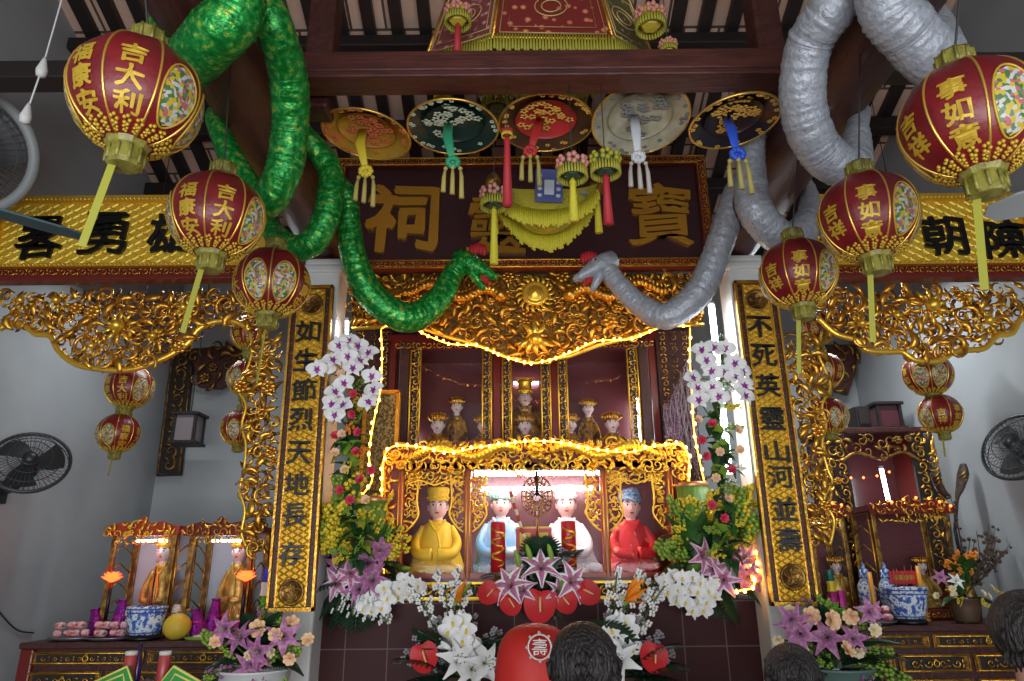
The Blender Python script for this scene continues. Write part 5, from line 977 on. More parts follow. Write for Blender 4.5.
for u in (.04, .96): x = hull(u, .5); MB().tube([x, x-V((0, 0, .03)), x-V((0, 0, .05)), x-V((0, 0, .3))], [.008, .02, .016, .026], 10).build('tassel', FRY, t)
for u in (.05, .95): x = hull(u, .5); m = MB(); m.tube(spline([x, x+V(((-.04 if u < .5 else .04), 0, .07)), x+V(((.02 if u < .5 else -.02), 0, .13))], 5), [.035]*6+[.05]*4+[.01], 10); m.build('prow', OLDGOLD, t)
p = at(549, 186, Yd-.26); m = MB(); Mq = TM(p, (.1, -1, -.35)); m.box((0, 0, 0), (.17, .2, .02), 0, Mq); m.build('plaque', mat('navy_plaque', (.03, .05, .22, 1), .35), t)
m = MB(); m.box((0, -.01, .011), (.06, .09, .004), 0, Mq)
for i in range(4):
    for s in (-1, 1): m.ell((s*.058, -.06+.04*i, .012), (.016, .013, .004), 8, 4, 0, Mq)
m.build('white_ornament', mat('pale_plaque_print', (.55, .58, .65, 1), .4), t)
MB().box((c.x+.02, Yd, c.z+.02), (L*1.3, D*1.2, .02)).build('deck', mat('grey_cloth_deck', (.25, .25, .24, 1), .7), t)
m = MB()
for s in (-1, 1): m.tube([(c.x+s*L*.7, Yd, c.z+.05), (c.x+s*L*.3, Yd, roofz(Yd)-.1)], .003, 5)
m.build('cord', CORD, t)
# ---------------------------------------------------------------- side altars
ZL, ZR = 1.115, 1.175; ZTB = ZL
def side(px): return ZL if px < 512 else ZR
def altar_table(x0, x1, y0, y1, lab, ZTB):
    t = thing('altar_table', lab, 'table', ((x0+x1)/2, (y0+y1)/2, 0)); w = x1-x0; Mk = plane(y0+.02)
    MB().box(((x0+x1)/2, (y0+y1)/2, ZTB-.02), (w, y1-y0, .04)).build('table_top', WOOD, t, bevel=.008)
    MB().box(((x0+x1)/2, (y0+y1)/2+.02, ZTB-.48), (w-.06, y1-y0-.06, .88)).build('carcass', WOOD, t)
    z = ZTB-.05
    for row, h in enumerate((.1, .13, .2)):
        n = 3 if row else 2
        for i in range(n):
            xa, xb = x0+.06+(w-.12)*i/n+.015, x0+.06+(w-.12)*(i+1)/n-.015; m = MB(); m.box(((xa+xb)/2, y0+.045, z-h/2), (xb-xa, .03, h-.02), 2)
            m.tube([(xa+.01, z-h+.02, 0), (xb-.01, z-h+.02, 0), (xb-.01, z-.02, 0), (xa+.01, z-.02, 0)], .007, 6, 0, M=Mk, closed=True)
            m.box(((xa+xb)/2, y0+.028, z-h/2), (xb-xa-.08, .004, h-.055), 1); carved_strip(m, xa+.05, xb-.05, z-h+.03, z-.03, .08, Mk, 0, .0); df = m.build('drawer_front', [GOLD, DARKW, OLDGOLD], t); MB().tube([((xa+xb)/2+.018*cos(k), y0+.01, z-h/2+.018*sin(k)) for k in [2*pi*j/14 for j in range(14)]], .004, 6, closed=True).ell(((xa+xb)/2, y0+.018, z-h/2+.02), .009, 8, 6).build('ring_pull', GOLDB, df)
        z -= h+.02
    for x in (x0+.05, x1-.05):
        for y in (y0+.06, y1-.06): MB().box((x, y, ZTB/2-.02), (.09, .09, ZTB-.04)).build('leg', LACQ, t, bevel=.01)
    return t
xl, xr = at(20, 640, 5.0).x, -1.62; altar_table(xl, xr, 5.0, 5.95, 'gold carved altar table carrying the twin glass shrines', ZL)
altar_table(1.98, 3.6, 5.0, 5.95, 'gold carved altar table carrying the blue and white bowl', ZR)
def glass_shrine(x, y, w, h, lab, stat_lab=None, crown=GOLD, dpt=.38, z0=None, lit=True, warm=OLDGOLD):
    z0 = ZL if x < 0 else ZR; t = thing('glass_shrine', lab, 'shrine', (x, y, z0), 'small glass shrines on the side altars'); f = y-dpt/2; Mk = plane(f-.012)
    MB().box((x, y, z0+.035), (w, dpt, .07)).build('base', LACQ, t, bevel=.008); m = MB(); carved_strip(m, x-w/2+.01, x+w/2-.01, z0+.012, z0+.06, .07, Mk, 0, .012); m.build('carved_base_front', GOLDB, t)
    MB().box((x, y+dpt/2-.01, z0+h/2), (w-.04, .02, h-.1)).build('back_panel', mat('pale_shrine_back', (.42, .45, .52, 1), .5) if x < 0 else MATS['shrine_back_lacquer'], t)
    for sx in (-1, 1):
        for sy in (-1, 1): MB().box((x+sx*(w/2-.02), y+sy*(dpt/2-.02), z0+h/2-.01), (.035, .035, h-.14)).build('post', warm, t, bevel=.004)
        m = MB(); Ms = TM((x+sx*(w/2+.005), y, z0+h/2), (sx, 0, 0)); m.tube([(-dpt*.4, -h*.3, 0), (dpt*.4, -h*.3, 0), (dpt*.4, h*.38, 0), (-dpt*.4, h*.38, 0)], .008, 6, 0, M=Ms, closed=True)
        for k in range(4): m.tube([(-dpt*.38, -h*.28+h*.16*k, 0), (0, -h*.2+h*.16*k, 0), (dpt*.38, -h*.28+h*.16*k, 0)], .006, 6, 0, M=Ms)
        m.build('side_lattice', GOLD, t)
    m = MB(); m.box((x, y, z0+h-.07), (w+.05, dpt+.05, .04), 1); P = [(x-w/2-.04, z0+h-.06), (x-w*.3, z0+h-.02), (x-w*.12, z0+h-.035), (x, z0+h+.02), (x+w*.12, z0+h-.035), (x+w*.3, z0+h-.02), (x+w/2+.04, z0+h-.06), (x+w/2+.02, z0+h-.12), (x-w/2-.02, z0+h-.12)]
    Mc = plane(f-.03); m.prism(P[::-1], .02, 1, Mc); fill(m, P, .05, Mc, 0, .02); m.build('carved_crown', [crown, LACQB if x < -1.9 and x < -2.4 else LACQ], t)
    m = MB(); fill(m, rect(x-w/2+.04, x+w/2-.04, z0+h-.18, z0+h-.125), .04, Mk, 0, .01); m.build('gilt_fret', GOLDB, t)
    MB().box((x, f+.01, z0+h/2-.03), (w-.075, .004, h-.23)).build('glass_pane', GLASS, t)
    if lit: light_tube((x-w*.3, y-.06, z0+h-.15), (x+w*.3, y-.06, z0+h-.15), .009, lit, TUBE)
    return t
GROBE = mat('gold_robe_statue', (.75, .52, .12, 1), .35, .4, bump=.3, bscale=40, col2=(.5, .28, .05, 1), cscale=18)
Yg = 5.5
for px, lab, sl, tl in ((152, 'orange crowned glass shrine nearer the left wall, holding a gold-robed statue', 'gold-robed statue with a pale face in the glass shrine nearer the left wall', 'small tube in the roof of the glass shrine nearer the left wall'),
                    (228, 'glass shrine beside the pierced carving, holding a gold-robed statue', 'gold-robed statue with a pale face in the glass shrine beside the pierced carving', 'small tube in the roof of the glass shrine beside the pierced carving')):
    x = at(px, 570, Yg).x; h = at(px, 519, Yg-.2).z-ZTB; glass_shrine(x, Yg, 66*mpp(570, Yg-.2), h, lab, None, GOLDB if px < 200 else GOLD, lit=tl)
    p = at(px+12, 552, Yg+.02); statue(sl, V((x+.06, Yg+.03, p.z)), ZTB+.07, .14, .12, GROBE, 'round', GOLDB, PALE, 'gold-robed statues in glass shrines', GOLDB)
ZTB = ZR; xc, Yc = at(872, 500, 6.35).x, 6.35; hc = at(872, 428, 6.1).z
tc = thing('carved_cabinet', 'tall dark carved cabinet with a gilt frame behind the blue and white bowl', 'cabinet', (xc, Yc, 0)); wc = 94*mpp(470, 6.1); f = Yc-.25; Mk = plane(f-.01)
MB().box((xc, Yc+.24, hc/2), (wc, .03, hc)).build('back_panel', MATS['shrine_back_lacquer'], tc)
for sx in (-1, 1):
    MB().box((xc+sx*(wc/2-.02), Yc, hc/2), (.04, .48, hc)).build('side_panel', LACQ, tc)
    xa = xc+sx*(wc/2-.06); m = MB(); m.box((xa, f, hc-.62), (.13, .03, 1.2), 1); carved_strip(m, xa-.055, xa+.055, hc-1.2, hc-.06, .11, Mk, 0, .005); m.build('gilt_post', [GOLD, DARKW], tc)
    m = MB(); P = [(xa+sx*.05, hc-.02), (xa+sx*.16, hc-.05), (xa+sx*.12, hc-.2), (xa+sx*.2, hc-.36), (xa+sx*.12, hc-.55), (xa+sx*.18, hc-.75), (xa+sx*.05, hc-.95)]; m.tube(spline([(a, b, 0) for a, b in P], 5), .018, 6, 0, M=Mk); fill(m, P, .075, Mk, 0, 0.); m.build('side_wing', GOLD, tc)
MB().box((xc, Yc, hc-.02), (wc+.1, .54, .05)).build('top_board', WOOD, tc, bevel=.01); MB().box((xc, Yc, .55), (wc-.06, .46, 1.1)).build('lower_chest', LACQ, tc)
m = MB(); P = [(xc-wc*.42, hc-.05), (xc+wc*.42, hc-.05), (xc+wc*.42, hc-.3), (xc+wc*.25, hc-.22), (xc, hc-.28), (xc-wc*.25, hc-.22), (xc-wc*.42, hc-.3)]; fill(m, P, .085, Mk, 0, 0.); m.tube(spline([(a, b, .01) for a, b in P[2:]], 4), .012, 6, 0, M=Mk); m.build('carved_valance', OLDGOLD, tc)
q = at(892, 500, 6.2); light_tube((q.x, 6.25, at(892, 520, 6.25).z), (q.x-.02, 6.25, at(890, 466, 6.25).z), .017, 'upright white tube inside the tall carved cabinet', TUBE)
statue('gilt statue deep inside the tall carved cabinet', at(872, 530, 6.38), 1.1, .15, .2, GSTAT, 'crown', GOLD, PALE, sash=GOLD)
for px, w, yt, lab, tl, sl in ((832, 38, 502, 'narrow glass shrine beside the gold couplet board, before the tall cabinet', 'small tube in the roof of the narrow glass shrine before the tall cabinet', 'small gilt statue in the narrow glass shrine before the tall cabinet'),
                         (917, 78, 498, 'wide glass shrine beside the dry branches, before the tall cabinet', None, 'small gilt statue in the wide glass shrine beside the dry branches')):
    Yk = 5.68; x = at(px, 550, Yk-.2).x; glass_shrine(x, Yk, w*mpp(550, Yk-.2), at(px, yt, Yk-.2).z-ZTB, lab, None, GOLD, .36, lit=tl); statue(sl, at(px+4, 566, Yk), ZTB+.07, .1, .1, GROBE, 'crown', GOLD, PALE, sash=GOLD)
MBULB = mat('red_bulb', (1, .2, .05, 1), .4, emit=(1, .16, .03, 1), estr=3.5)
def redlights(lab, path, step):
    P = spline([at(*q) for q in path], 8); t = thing('red_light_string', lab, 'string lights', P[0], 'red light strings in the alcove with the tall cabinet'); MB().tube(P, .003, 5).build('cord', CORD, t); acc = 0
    for a, b in zip(P, P[1:]):
        acc += (b-a).length
        if acc > step: acc = 0; MB().ell(b+V((0, -.008, 0)), .011, 7, 5).build('bulb', MBULB, t)
redlights('string of red bulbs across the tall cabinet opening', [(838, 477, 6.03), (860, 478, 6.03), (885, 474, 6.03), (895, 466, 6.03)], .1)
redlights('string of red bulbs along the crown of the wide glass shrine', [(880, 506, 5.42), (900, 500, 5.42), (925, 498, 5.42), (950, 506, 5.42)], .08)
redlights('string of red bulbs along the crown of the narrow glass shrine', [(816, 510, 5.42), (832, 503, 5.42), (848, 508, 5.42)], .06)
ZTB = ZL; BW = ramp_mat('blue_and_white_porcelain', 'noise', 26, [(0, (.05, .12, .42, 1)), (.44, (.25, .4, .68, 1)), (.49, (.72, .78, .82, 1)), (.60, (.08, .16, .5, 1)), (.68, (.7, .76, .8, 1))], .2)
BLUE_R = mat('blue_glaze', (.05, .1, .38, 1), .2)
def urn(px, yt, yb, w, Yd, lab, flare=1.0):
    ZTB = side(px); a = at(px, yt, Yd); h = a.z-ZTB-.035; r = w*mpp((yt+yb)/2, Yd)/2; t = thing('porcelain_urn', lab, 'urn', (a.x, Yd, ZTB)); T = Mx.Translation((a.x, Yd, ZTB))
    MB().lathe([(.0001, .002), (r*.8, .002), (r*.85, .015), (r*.72, .033), (.0001, .034)], 28, 0, T).build('foot', BLACK, t)
    MB().lathe([(.0001, .036), (r*.72, .036), (r*.86, .036+h*.25), (r*.94*flare, .036+h*.7), (r*.97*flare, .035+h*.93), (r*1.02*flare, .035+h*.95), (r*flare*.99, .035+h), (r*.9*flare, .035+h), (r*.85, .035+h*.8), (.0001, .035+h*.8)], 32, 0, T).build('body', BW, t)
    m = MB()
    for z, q in ((.05, .76), (.035+h*.9, .975*flare), (.035+h*.78, .96*flare)): m.tube([(r*q*cos(k), r*q*sin(k), z) for k in [2*pi*i/32 for i in range(32)]], .004, 6, 0, M=T, closed=True)
    m.build('blue_band', BLUE_R, t); m = MB()
    for i in range(7): k = i*2.4; m.tube([(r*.5*sqrt(i/7)*cos(k), r*.5*sqrt(i/7)*sin(k), .03+h*.8), (r*.6*sqrt(i/7)*cos(k), r*.6*sqrt(i/7)*sin(k), .035+h*1.5+.02*(i % 3))], .0025, 5, 0, M=T)
    m.build('incense_sticks', mat('incense_red', (.4, .05, .04, 1), .6), t)
urn(148, 606, 634, 38, 5.14, 'round blue and white incense urn beside the yellow pomelo')
urn(904, 587, 616, 38, 5.14, 'flared blue and white bowl below the small red plaque', 1.08)
a = at(177, 628, 5.12); t = thing('pomelo', 'yellow pomelo beside the blue and white incense urn', 'fruit', (a.x, 5.12, ZTB)); r = .092
MB().ell((a.x, 5.12, ZTB+r*.94), (r, r, r*.94), 24, 16, fn=lambda k, v: 1-.12*max(0, v-.6)).build('fruit', mat('pomelo_skin', (.72, .48, .03, 1), .45, bump=.25, bscale=160, col2=(.62, .45, .04, 1), cscale=9), t); MB().tube([(a.x, 5.12, ZTB+r*1.8), (a.x+.005, 5.12, ZTB+r*1.95)], .008, 8).build('stalk', STEM, t)
PKT = ramp_mat('pink_printed_wrapper', 'voronoi', 30, [(0, (.62, .16, .18, 1)), (.4, (.75, .5, .48, 1)), (.7, (.55, .07, .09, 1))], .4); PKW = mat('white_wrapper', (.7, .66, .64, 1), .35, col2=(.65, .3, .3, 1), cscale=12)
def packets(px, py, Yd, n, lab, seed):
    ZTB = side(px); rnd = random.Random(seed); p = at(px, py, Yd); tr = thing('offering_tray', lab+' tray', 'tray', (p.x, Yd, ZTB)); m = MB(); m.lathe([(.0001, .002), (.1, .002), (.15, .016), (.155, .024), (.148, .022), (.1, .01), (.0001, .01)], 28, 0, Mx.Translation((p.x, Yd, ZTB)) @ Mx.Diagonal((1, .7, 1, 1))); m.build('dish', mat('pewter_tray', (.3, .3, .32, 1), .3, .7), tr)
    MB().lathe([(.03, .0), (.03, .002)], 12, 0, Mx.Translation((p.x, Yd, ZTB))).build('foot_ring', MATS['pewter_tray'], tr)
    for i in range(n):
        ly = i//4; k = i % 4; x, y, z = p.x-.085+.057*k+.012*ly, Yd+rnd.uniform(-.03, .03), ZTB+.022+.026+.05*ly
        w = thing('wrapped_cake', lab+' wrapped cake', 'offering', (x, y, z-.024), lab+' wrapped cakes'); Mt_ = Mx.Translation((x, y, z)) @ Mx.Rotation(rnd.uniform(-.4, .4), 4, 'Z')
        MB().grid(lambda u, v: (.026*(2*u-1)*1.0, .035*cos(2*pi*v)*(1-(2*u-1)**6*.55), .024*sin(2*pi*v)*(1-(2*u-1)**6*.6)), 8, 14, 0, Mt_).build('packet', (PKT, PKW)[(i+seed) % 2], w)
        MB().box((0, -.033, .005), (.03, .006, .018), 0, Mt_).build('label_patch', PKW if (i+seed) % 2 == 0 else PKT, w)
packets(72, 634, 5.14, 7, 'pink and white, nearest the left wall,', 1); packets(108, 634, 5.12, 8, 'pink and white, next to the incense urn,', 2)
packets(873, 618, 5.1, 8, 'pink and white, beside the blue and white bowl,', 3)
FOIL = mat('purple_foil', (.28, .02, .32, 1), .25, .6, bump=.6, bscale=40); MAG = mat('magenta_foil', (.5, .03, .22, 1), .3, .4); GLOWR = mat('glowing_red_lotus', (1, .1, .02, 1), .5, emit=(1, .045, .008, 1), estr=6)
def purplevase(px, py, Yd, lab, lean=0., hh=.2):
    p = at(px, py, Yd); t = thing('foil_cone_vase', lab, 'vase', (p.x, Yd, ZTB)); T = Mx.Translation((p.x, Yd, ZTB)); MB().lathe([(.0001, .002), (.07, .002), (.075, .02), (.05, hh*.5), (.028, hh*.92), (.034, hh), (.02, hh*.98), (.0001, hh*.97)], 10, 0, T @ Mx.Rotation(lean, 4, 'Y'), sm=False).build('body', FOIL, t)
    MB().tube([(p.x+.045*cos(k)+sin(lean)*hh*.55, Yd+.045*sin(k), ZTB+hh*.55) for k in [2*pi*i/16 for i in range(16)]], .006, 6, closed=True).build('ribbon', MAG, t)
def lotuslamp(px, py, Yd, lab, base):
    p = at(px, py, Yd); t = thing('lotus_lamp', lab, 'lamp', (p.x, Yd, ZTB)); m = MB()
    for rr, n, el in ((.055, 9, .35), (.045, 8, .8), (.03, 6, 1.2)):
        for k in range(n): petal(m, .075, .35, lambda u, el=el: (u*cos(el*.8)*.95, u*sin(el*.8+.25*u)), 0, None, Mx.Translation(p+V((0, 0, -.03))) @ RZ_(2*pi*k/n+rr*40), cup=.8)
    m.build('petals', GLOWR, t); MB().tube([(p.x, Yd, ZTB+.12), (p.x, Yd, p.z-.03)], .014, 8).build('stem', INK, t); MB().lathe([(.0001, .002), (.05, .002), (.048, .11), (.03, .12), (.0001, .121)], 20, 0, Mx.Translation((p.x, Yd, ZTB))).build('base', base, t)
purplevase(102, 610, 5.32, 'leaning purple foil cone beside the red lotus lamp nearest the left wall', -.25); purplevase(122, 606, 5.24, 'upright purple foil cone between the lotus lamp and the incense urn', 0, .26)
purplevase(204, 610, 5.2, 'leaning purple foil cone before the glass shrine with the gilt lattice', -.3); purplevase(216, 604, 5.26, 'upright purple foil cone before the glass shrine beside the pierced carving', 0, .26)
lotuslamp(112, 578, 5.3, 'glowing red lotus lamp nearest the left wall', INK); lotuslamp(246, 577, 5.16, 'glowing red lotus lamp on a magenta base before a glass shrine', MAG)
def cyl(px, Yd, r, h, lab, body, name='incense_tube', cat='jar', n=20, topm=None):
    p = at(px, 600, Yd); t = thing(name, lab, cat, (p.x, Yd, ZTB)); T = Mx.Translation((p.x, Yd, ZTB)); MB().lathe([(.0001, .002), (r, .002), (r, h*.9), (r*.85, h*.93), (.0001, h*.93)], n, 0, T).build('body', body, t); MB().lathe([(r*.8, h*.93), (r*.85, h*.95), (r*.8, h), (.0001, h)], n, 0, T).build('lid', topm or body, t)
    m = MB()
    for k in range(3): m.text('福', r*.9, .002, 0, TM((p.x, Yd-r-.001, ZTB+h*(.7-.22*k))), bold=.02)
    m.build('lettering', INK, t)
PAPER = mat('paper_white', (.7, .68, .62, 1), .6)
cyl(131, 5.25, .028, .2, 'pale tube with black lettering between the purple cone and the urn', PAPER); cyl(178, 5.3, .032, .22, 'pale tube with black lettering behind the yellow pomelo', PAPER); cyl(190, 5.34, .03, .19, 'olive jar between the pomelo and the blue bag', mat('olive_jar', (.25, .22, .1, 1), .35), 'jar', 'jar', topm=COPPER)
p = at(196, 612, 5.22); t = thing('blue_gift_bag', 'small blue and white bag before the glass shrine beside the pierced carving', 'bag', (p.x, 5.22, ZTB)); m = MB(); m.prism([(-.045, 0), (.045, 0), (.03, .15), (-.02, .17)], .05, 0, TM((p.x-.02, 5.24, ZTB+.001))); m.build('body', ramp_mat('blue_bag_print', 'voronoi', 22, [(0, (.06, .16, .3, 1)), (.55, (.5, .58, .62, 1))], .4), t, bevel=.004); MB().tube([(p.x-.04, 5.2, ZTB+.15), (p.x-.02, 5.2, ZTB+.21), (p.x, 5.2, ZTB+.16)], .003, 5).build('handle', INK, t)
p = at(205, 628, 5.1); t = thing('lime_dish', 'flat lime green dish beside the pomelo', 'dish', (p.x, 5.1, ZTB)); MB().lathe([(.0001, .002), (.11, .002), (.125, .022), (.115, .02), (.0001, .012)], 24, 0, Mx.Translation((p.x, 5.1, ZTB)) @ Mx.Diagonal((1.1, .6, 1, 1))).build('dish', LIME, t); MB().ell((p.x, 5.1, ZTB+.022), (.08, .045, .012), 12, 6).build('cake', CREAM, t)
m = MB(); p = at(155, 575, 5.34); t = thing('candelabrum', 'thin black candle stand before the glass shrine nearer the left wall', 'candle stand', (p.x, 5.34, ZTB)); MB().lathe([(.0001, .002), (.04, .002), (.03, .012), (.006, .03), (.006, p.z-ZTB), (.015, p.z-ZTB+.01), (.0001, p.z-ZTB+.012)], 14, 0, Mx.Translation((p.x, 5.34, ZTB))).build('stem', INK, t); MB().tube([(p.x, 5.34, p.z+.012), (p.x, 5.34, p.z+.06)], .006, 8).build('candle', MATS['candle_red'], t)
# paper lotus towers
CB, CG, CY, CM = mat('royal_blue_foil', (.03, .05, .5, 1), .3, .3), mat('lime_foil', (.25, .6, .08, 1), .35, .2), mat('yellow_foil', (.7, .55, .03, 1), .35, .3), mat('dark_green_foil', (.01, .13, .09, 1), .3, .3)
def tower(px, yt, Yd, tiers, lab, zb=None, r=.034):
    ZTB = side(px); a = at(px, yt, Yd); z = ZTB if zb is None else zb; H = a.z-z; t = thing('paper_tower', lab, 'offering', (a.x, Yd, z), 'foil offering towers'); n = len(tiers)
    for i, mt in enumerate(tiers):
        z0, h = z+H*i/n+.001, H/n; k = r*(1.2-.35*i/n)
        if mt is CG:
            m = MB()
            for w in range(2):
                for q in range(9): petal(m, k*1.7, .4, lambda u, w=w: (u*cos(.5+w*.5), u*sin(.5+w*.5)), 0, None, Mx.Translation((a.x, Yd, z0+h*.25*w)) @ RZ_(2*pi*q/9+w*.3), cup=.6)
            m.lathe([(.0001, 0), (k*.5, 0), (k*.5, h), (.0001, h)], 12, 0, Mx.Translation((a.x, Yd, z0))); m.build('lotus_tier', mt, t)
        else: MB().lathe([(.0001, 0), (k, 0), (k*.8, h*.5), (k*.95, h*.96), (.0001, h)], 8, 0, Mx.Translation((a.x, Yd, z0)), sm=False).build('tier', mt, t)
tower(267, 568, 5.15, [MAG, CY, CG, PAPER, CB], 'tall foil tower with a blue top and lime lotus beside a glowing lotus lamp'); tower(283, 581, 5.12, [CB, CB, CG, CM], 'short foil tower with a dark green top below the couplet board nearer the pomelo')
tower(807, 566, 5.15, [CB, CM, CG, CY, CB], 'foil tower with a blue top and lime lotus, foremost beside the narrow glass shrine'); tower(829, 570, 5.1, [CM, CG, MAG, CY, CM], 'foil tower with a dark green top and magenta middle beside the pink cakes')
t = tower(840, 590, 5.2, [CG, MAG], 'low magenta foil tower before the narrow glass shrine')
# right altar's own things
ZTB = ZR
for px, lab in ((862, 'lidded blue and white jar nearer the narrow glass shrine'), (883, 'lidded blue and white jar just behind the small red plaque')):
    Yd = 5.34; p = at(px, 562, Yd); h = p.z-ZTB; r = 8.2*mpp(570, Yd); t = thing('lidded_jar', lab, 'jar', (p.x, Yd, ZTB)); T = Mx.Translation((p.x, Yd, ZTB))
    MB().lathe([(.0001, .002), (r*.65, .002), (r*.7, .02), (r, h*.45), (r*.95, h*.6), (r*.5, h*.74), (.0001, h*.74)], 24, 0, T).build('body', BW, t); MB().lathe([(r*.62, h*.745), (r*.66, h*.78), (r*.45, h*.87), (r*.15, h*.9), (r*.2, h*.95), (.0001, h)], 24, 0, T).build('lid', BW, t)
for px, yt, Yd, lab in ((869, 572, 5.2, 'orange candle beside the lidded jars'), (917, 566, 5.26, 'orange candle beside the wide glass shrine')):
    p = at(px, yt, Yd); h = p.z-ZTB; t = thing('orange_candle', lab, 'candle', (p.x, Yd, ZTB)); T = Mx.Translation((p.x, Yd, ZTB)); MB().lathe([(.0001, .002), (.03, .002), (.028, .02), (.012, .03), (.0001, .03)], 16, 0, T).build('holder', COPPER, t); MB().lathe([(.0001, .031), (.016, .031), (.015, h), (.0001, h-.004)], 16, 0, T).build('wax', mat('orange_wax', (.7, .3, .03, 1), .4), t)
p, q = at(889, 571, 5.28), at(918, 584, 5.28); t = thing('red_plaque', 'small red plaque with gilt lettering behind the blue and white bowl', 'plaque', ((p.x+q.x)/2, 5.28, ZTB)); MB().box(((p.x+q.x)/2, 5.29, (p.z+q.z)/2), (q.x-p.x, .02, p.z-q.z)).build('board', MATS['red_card'], t, bevel=.004)
m = MB(); m.text('福壽康寧', (p.z-q.z)*.42, .003, 0, TM(((p.x+q.x)/2, 5.279, (p.z+q.z)/2)), bold=.015); m.build('lettering', GPRINT, t); MB().box(((p.x+q.x)/2, 5.3, (q.z+ZTB)/2+.001), (.05, .03, q.z-ZTB-.004)).build('foot', LACQ, t)
Yd = 5.2; p = at(964, 603, Yd); t = thing('potted_flowers', 'pot of yellow flowers with a purple lily on the altar under the dry branches', 'plant', (p.x, Yd, ZTB)); pot(t, V((p.x, Yd, ZTB+.16)), .1, .158, mat('brown_pot', (.09, .05, .025, 1), .5)); o = V((p.x, Yd, ZTB+.15))
rnd = random.Random(4)
for i in range(16): a = rnd.uniform(0, 6.28); d = V((cos(a), sin(a)*.6-.2, rnd.uniform(.1, .5))); bloom(t, 'cream_rose' if i % 3 else 'yellow_spray', o+d*rnd.uniform(.1, .2), d+V((0, -.5, .3)), .028 if i % 3 else .09, a)
radiate(t, 'leaf', o, 10, .16, rnd=rnd); q = at(955, 582, Yd-.05); bloom(t, 'white_lily', q, (0, -1, .4), .06); bloom(t, 'mauve_lily', at(940, 578, Yd), (-.3, -1, .3), .06); stem(t, o, q); stem(t, o, at(940, 578, Yd))
Yd = 5.45; o = V((at(970, 600, Yd).x, Yd, ZTB)); t = thing('dry_branches', 'vase of dry brown branches against the right wall', 'plant', o); MB().lathe([(.0001, .002), (.05, .002), (.07, .1), (.04, .22), (.05, .26), (.035, .25), (.0001, .2)], 20, 0, Mx.Translation(o)).build('vase', OLDGOLD, t); BR = mat('dry_twig', (.08, .05, .035, 1), .8); rnd = random.Random(9)
for i in range(15):
    a = rnd.uniform(-.1, 1.1); L = rnd.uniform(.45, .85); e = o+V((sin(a)*L*.7, rnd.uniform(-.15, .08), .22+cos(a)*L*.85)); e.x = min(e.x, XW-.06); m = MB(); c_ = spline([o+V((0, 0, .2)), (o+e)/2+V((rnd.uniform(-.06, .06), 0, .1)), e], 6); m.tube(c_, lerpl([.006, .002], len(c_)), 5)
    for k in range(9): q = c_[3+k % 9]; m.ell(q+V((rnd.uniform(-.03, .03), rnd.uniform(-.02, .02), rnd.uniform(-.02, .03))), rnd.uniform(.008, .018), 5, 4)
    m.build('branch', BR, t)
for i in range(8): along(t, 'leaf' if i % 2 else 'orange_spray', o+V((0, 0, .24)), (rnd.uniform(-.8, .5), -.3, rnd.uniform(.4, 1)), .25)
for pts, rad, zb, lab in (([(949, 498), (941, 490), (936, 480), (931, 473)], [.03, .045, .04, .012], None, 'brown carved driftwood piece leaning on top of the wide glass shrine'), ([(955, 530), (957, 500), (960, 488), (963, 474), (963, 464)], [.018, .02, .045, .06, .03], ZTB, 'dark upright carved driftwood piece on a stick beside the right wall')):
    P = [at(a, b, 5.62) for a, b in pts]; t = thing('driftwood_carving', lab, 'carving', P[0]); S = spline(P, 6); MB().tube(S, lerpl(rad, len(S)), 10, flat=.6).build('body', mat('brown_driftwood', (.07, .04, .025, 1), .6, bump=.6, bscale=30, col2=(.03, .018, .012, 1), cscale=14), t)
    m = MB(); q = S[len(S)*2//3]
    for k in range(3): m.tube([q+V((-.03, -.02, -.05+.03*k)), q+V((.0, -.05, -.02+.03*k)), q+V((.03, -.02, .0+.03*k))], .01, 6)
    m.build('carved_ridge', OLDGOLD, t)
    if zb: MB().tube([P[0], V((P[0].x, P[0].y, zb))], .014, 8).build('stick', DARKW, t)
# carved pieces and box lamps on the back walls
for (pt, pb, lab) in (((184, 352), (169, 476), 'dark carved couplet board on the back wall behind the hanging pair of lanterns'),):
    a, b = at(*pt, 7.18), at(*pb, 7.18); Mk = TM((a+b)/2, (0, -1, 0), (a-b)); L = (a-b).length; t = thing('wall_couplet', lab, 'carving', b); MB().box((0, 0, 0), (.25, L, .04), 0, Mk).build('board', DARKW, t)
    m = MB(); m.tube([(-.11, -L/2+.02, .022), (.11, -L/2+.02, .022), (.11, L/2-.02, .022), (-.11, L/2-.02, .022)], .01, 6, 0, M=Mk, closed=True); carved_strip(m, -.09, .09, -L/2+.04, L/2-.04, .14, Mk, 0, .02); m.build('carving', OLDGOLD, t)
for P, Yk, lab in (([(192, 350), (250, 346), (250, 392), (236, 380), (222, 390), (200, 388)], 7.15, 'dark carved bracket under the ceiling of the alcove nearer the left wall'), ([(822, 346), (855, 346), (854, 372), (846, 396), (834, 392), (824, 394)], 7.15, 'dark carved bracket behind the hanging lanterns nearer the right wall')):
    Q = pxl(P, Yk); t = thing('carved_bracket', lab, 'carving', (Q[0][0], Yk, Q[0][1])); Mk = plane(Yk); MB().prism(Q[::-1], .05, 0, Mk).build('board', WOOD, t); m = MB(); fill(m, Q, .13, Mk, 0, .05); m.build('carving', OLDGOLD, t)
LAMPM = mat('smoky_lamp_glass', (.22, .19, .2, 1), .3)
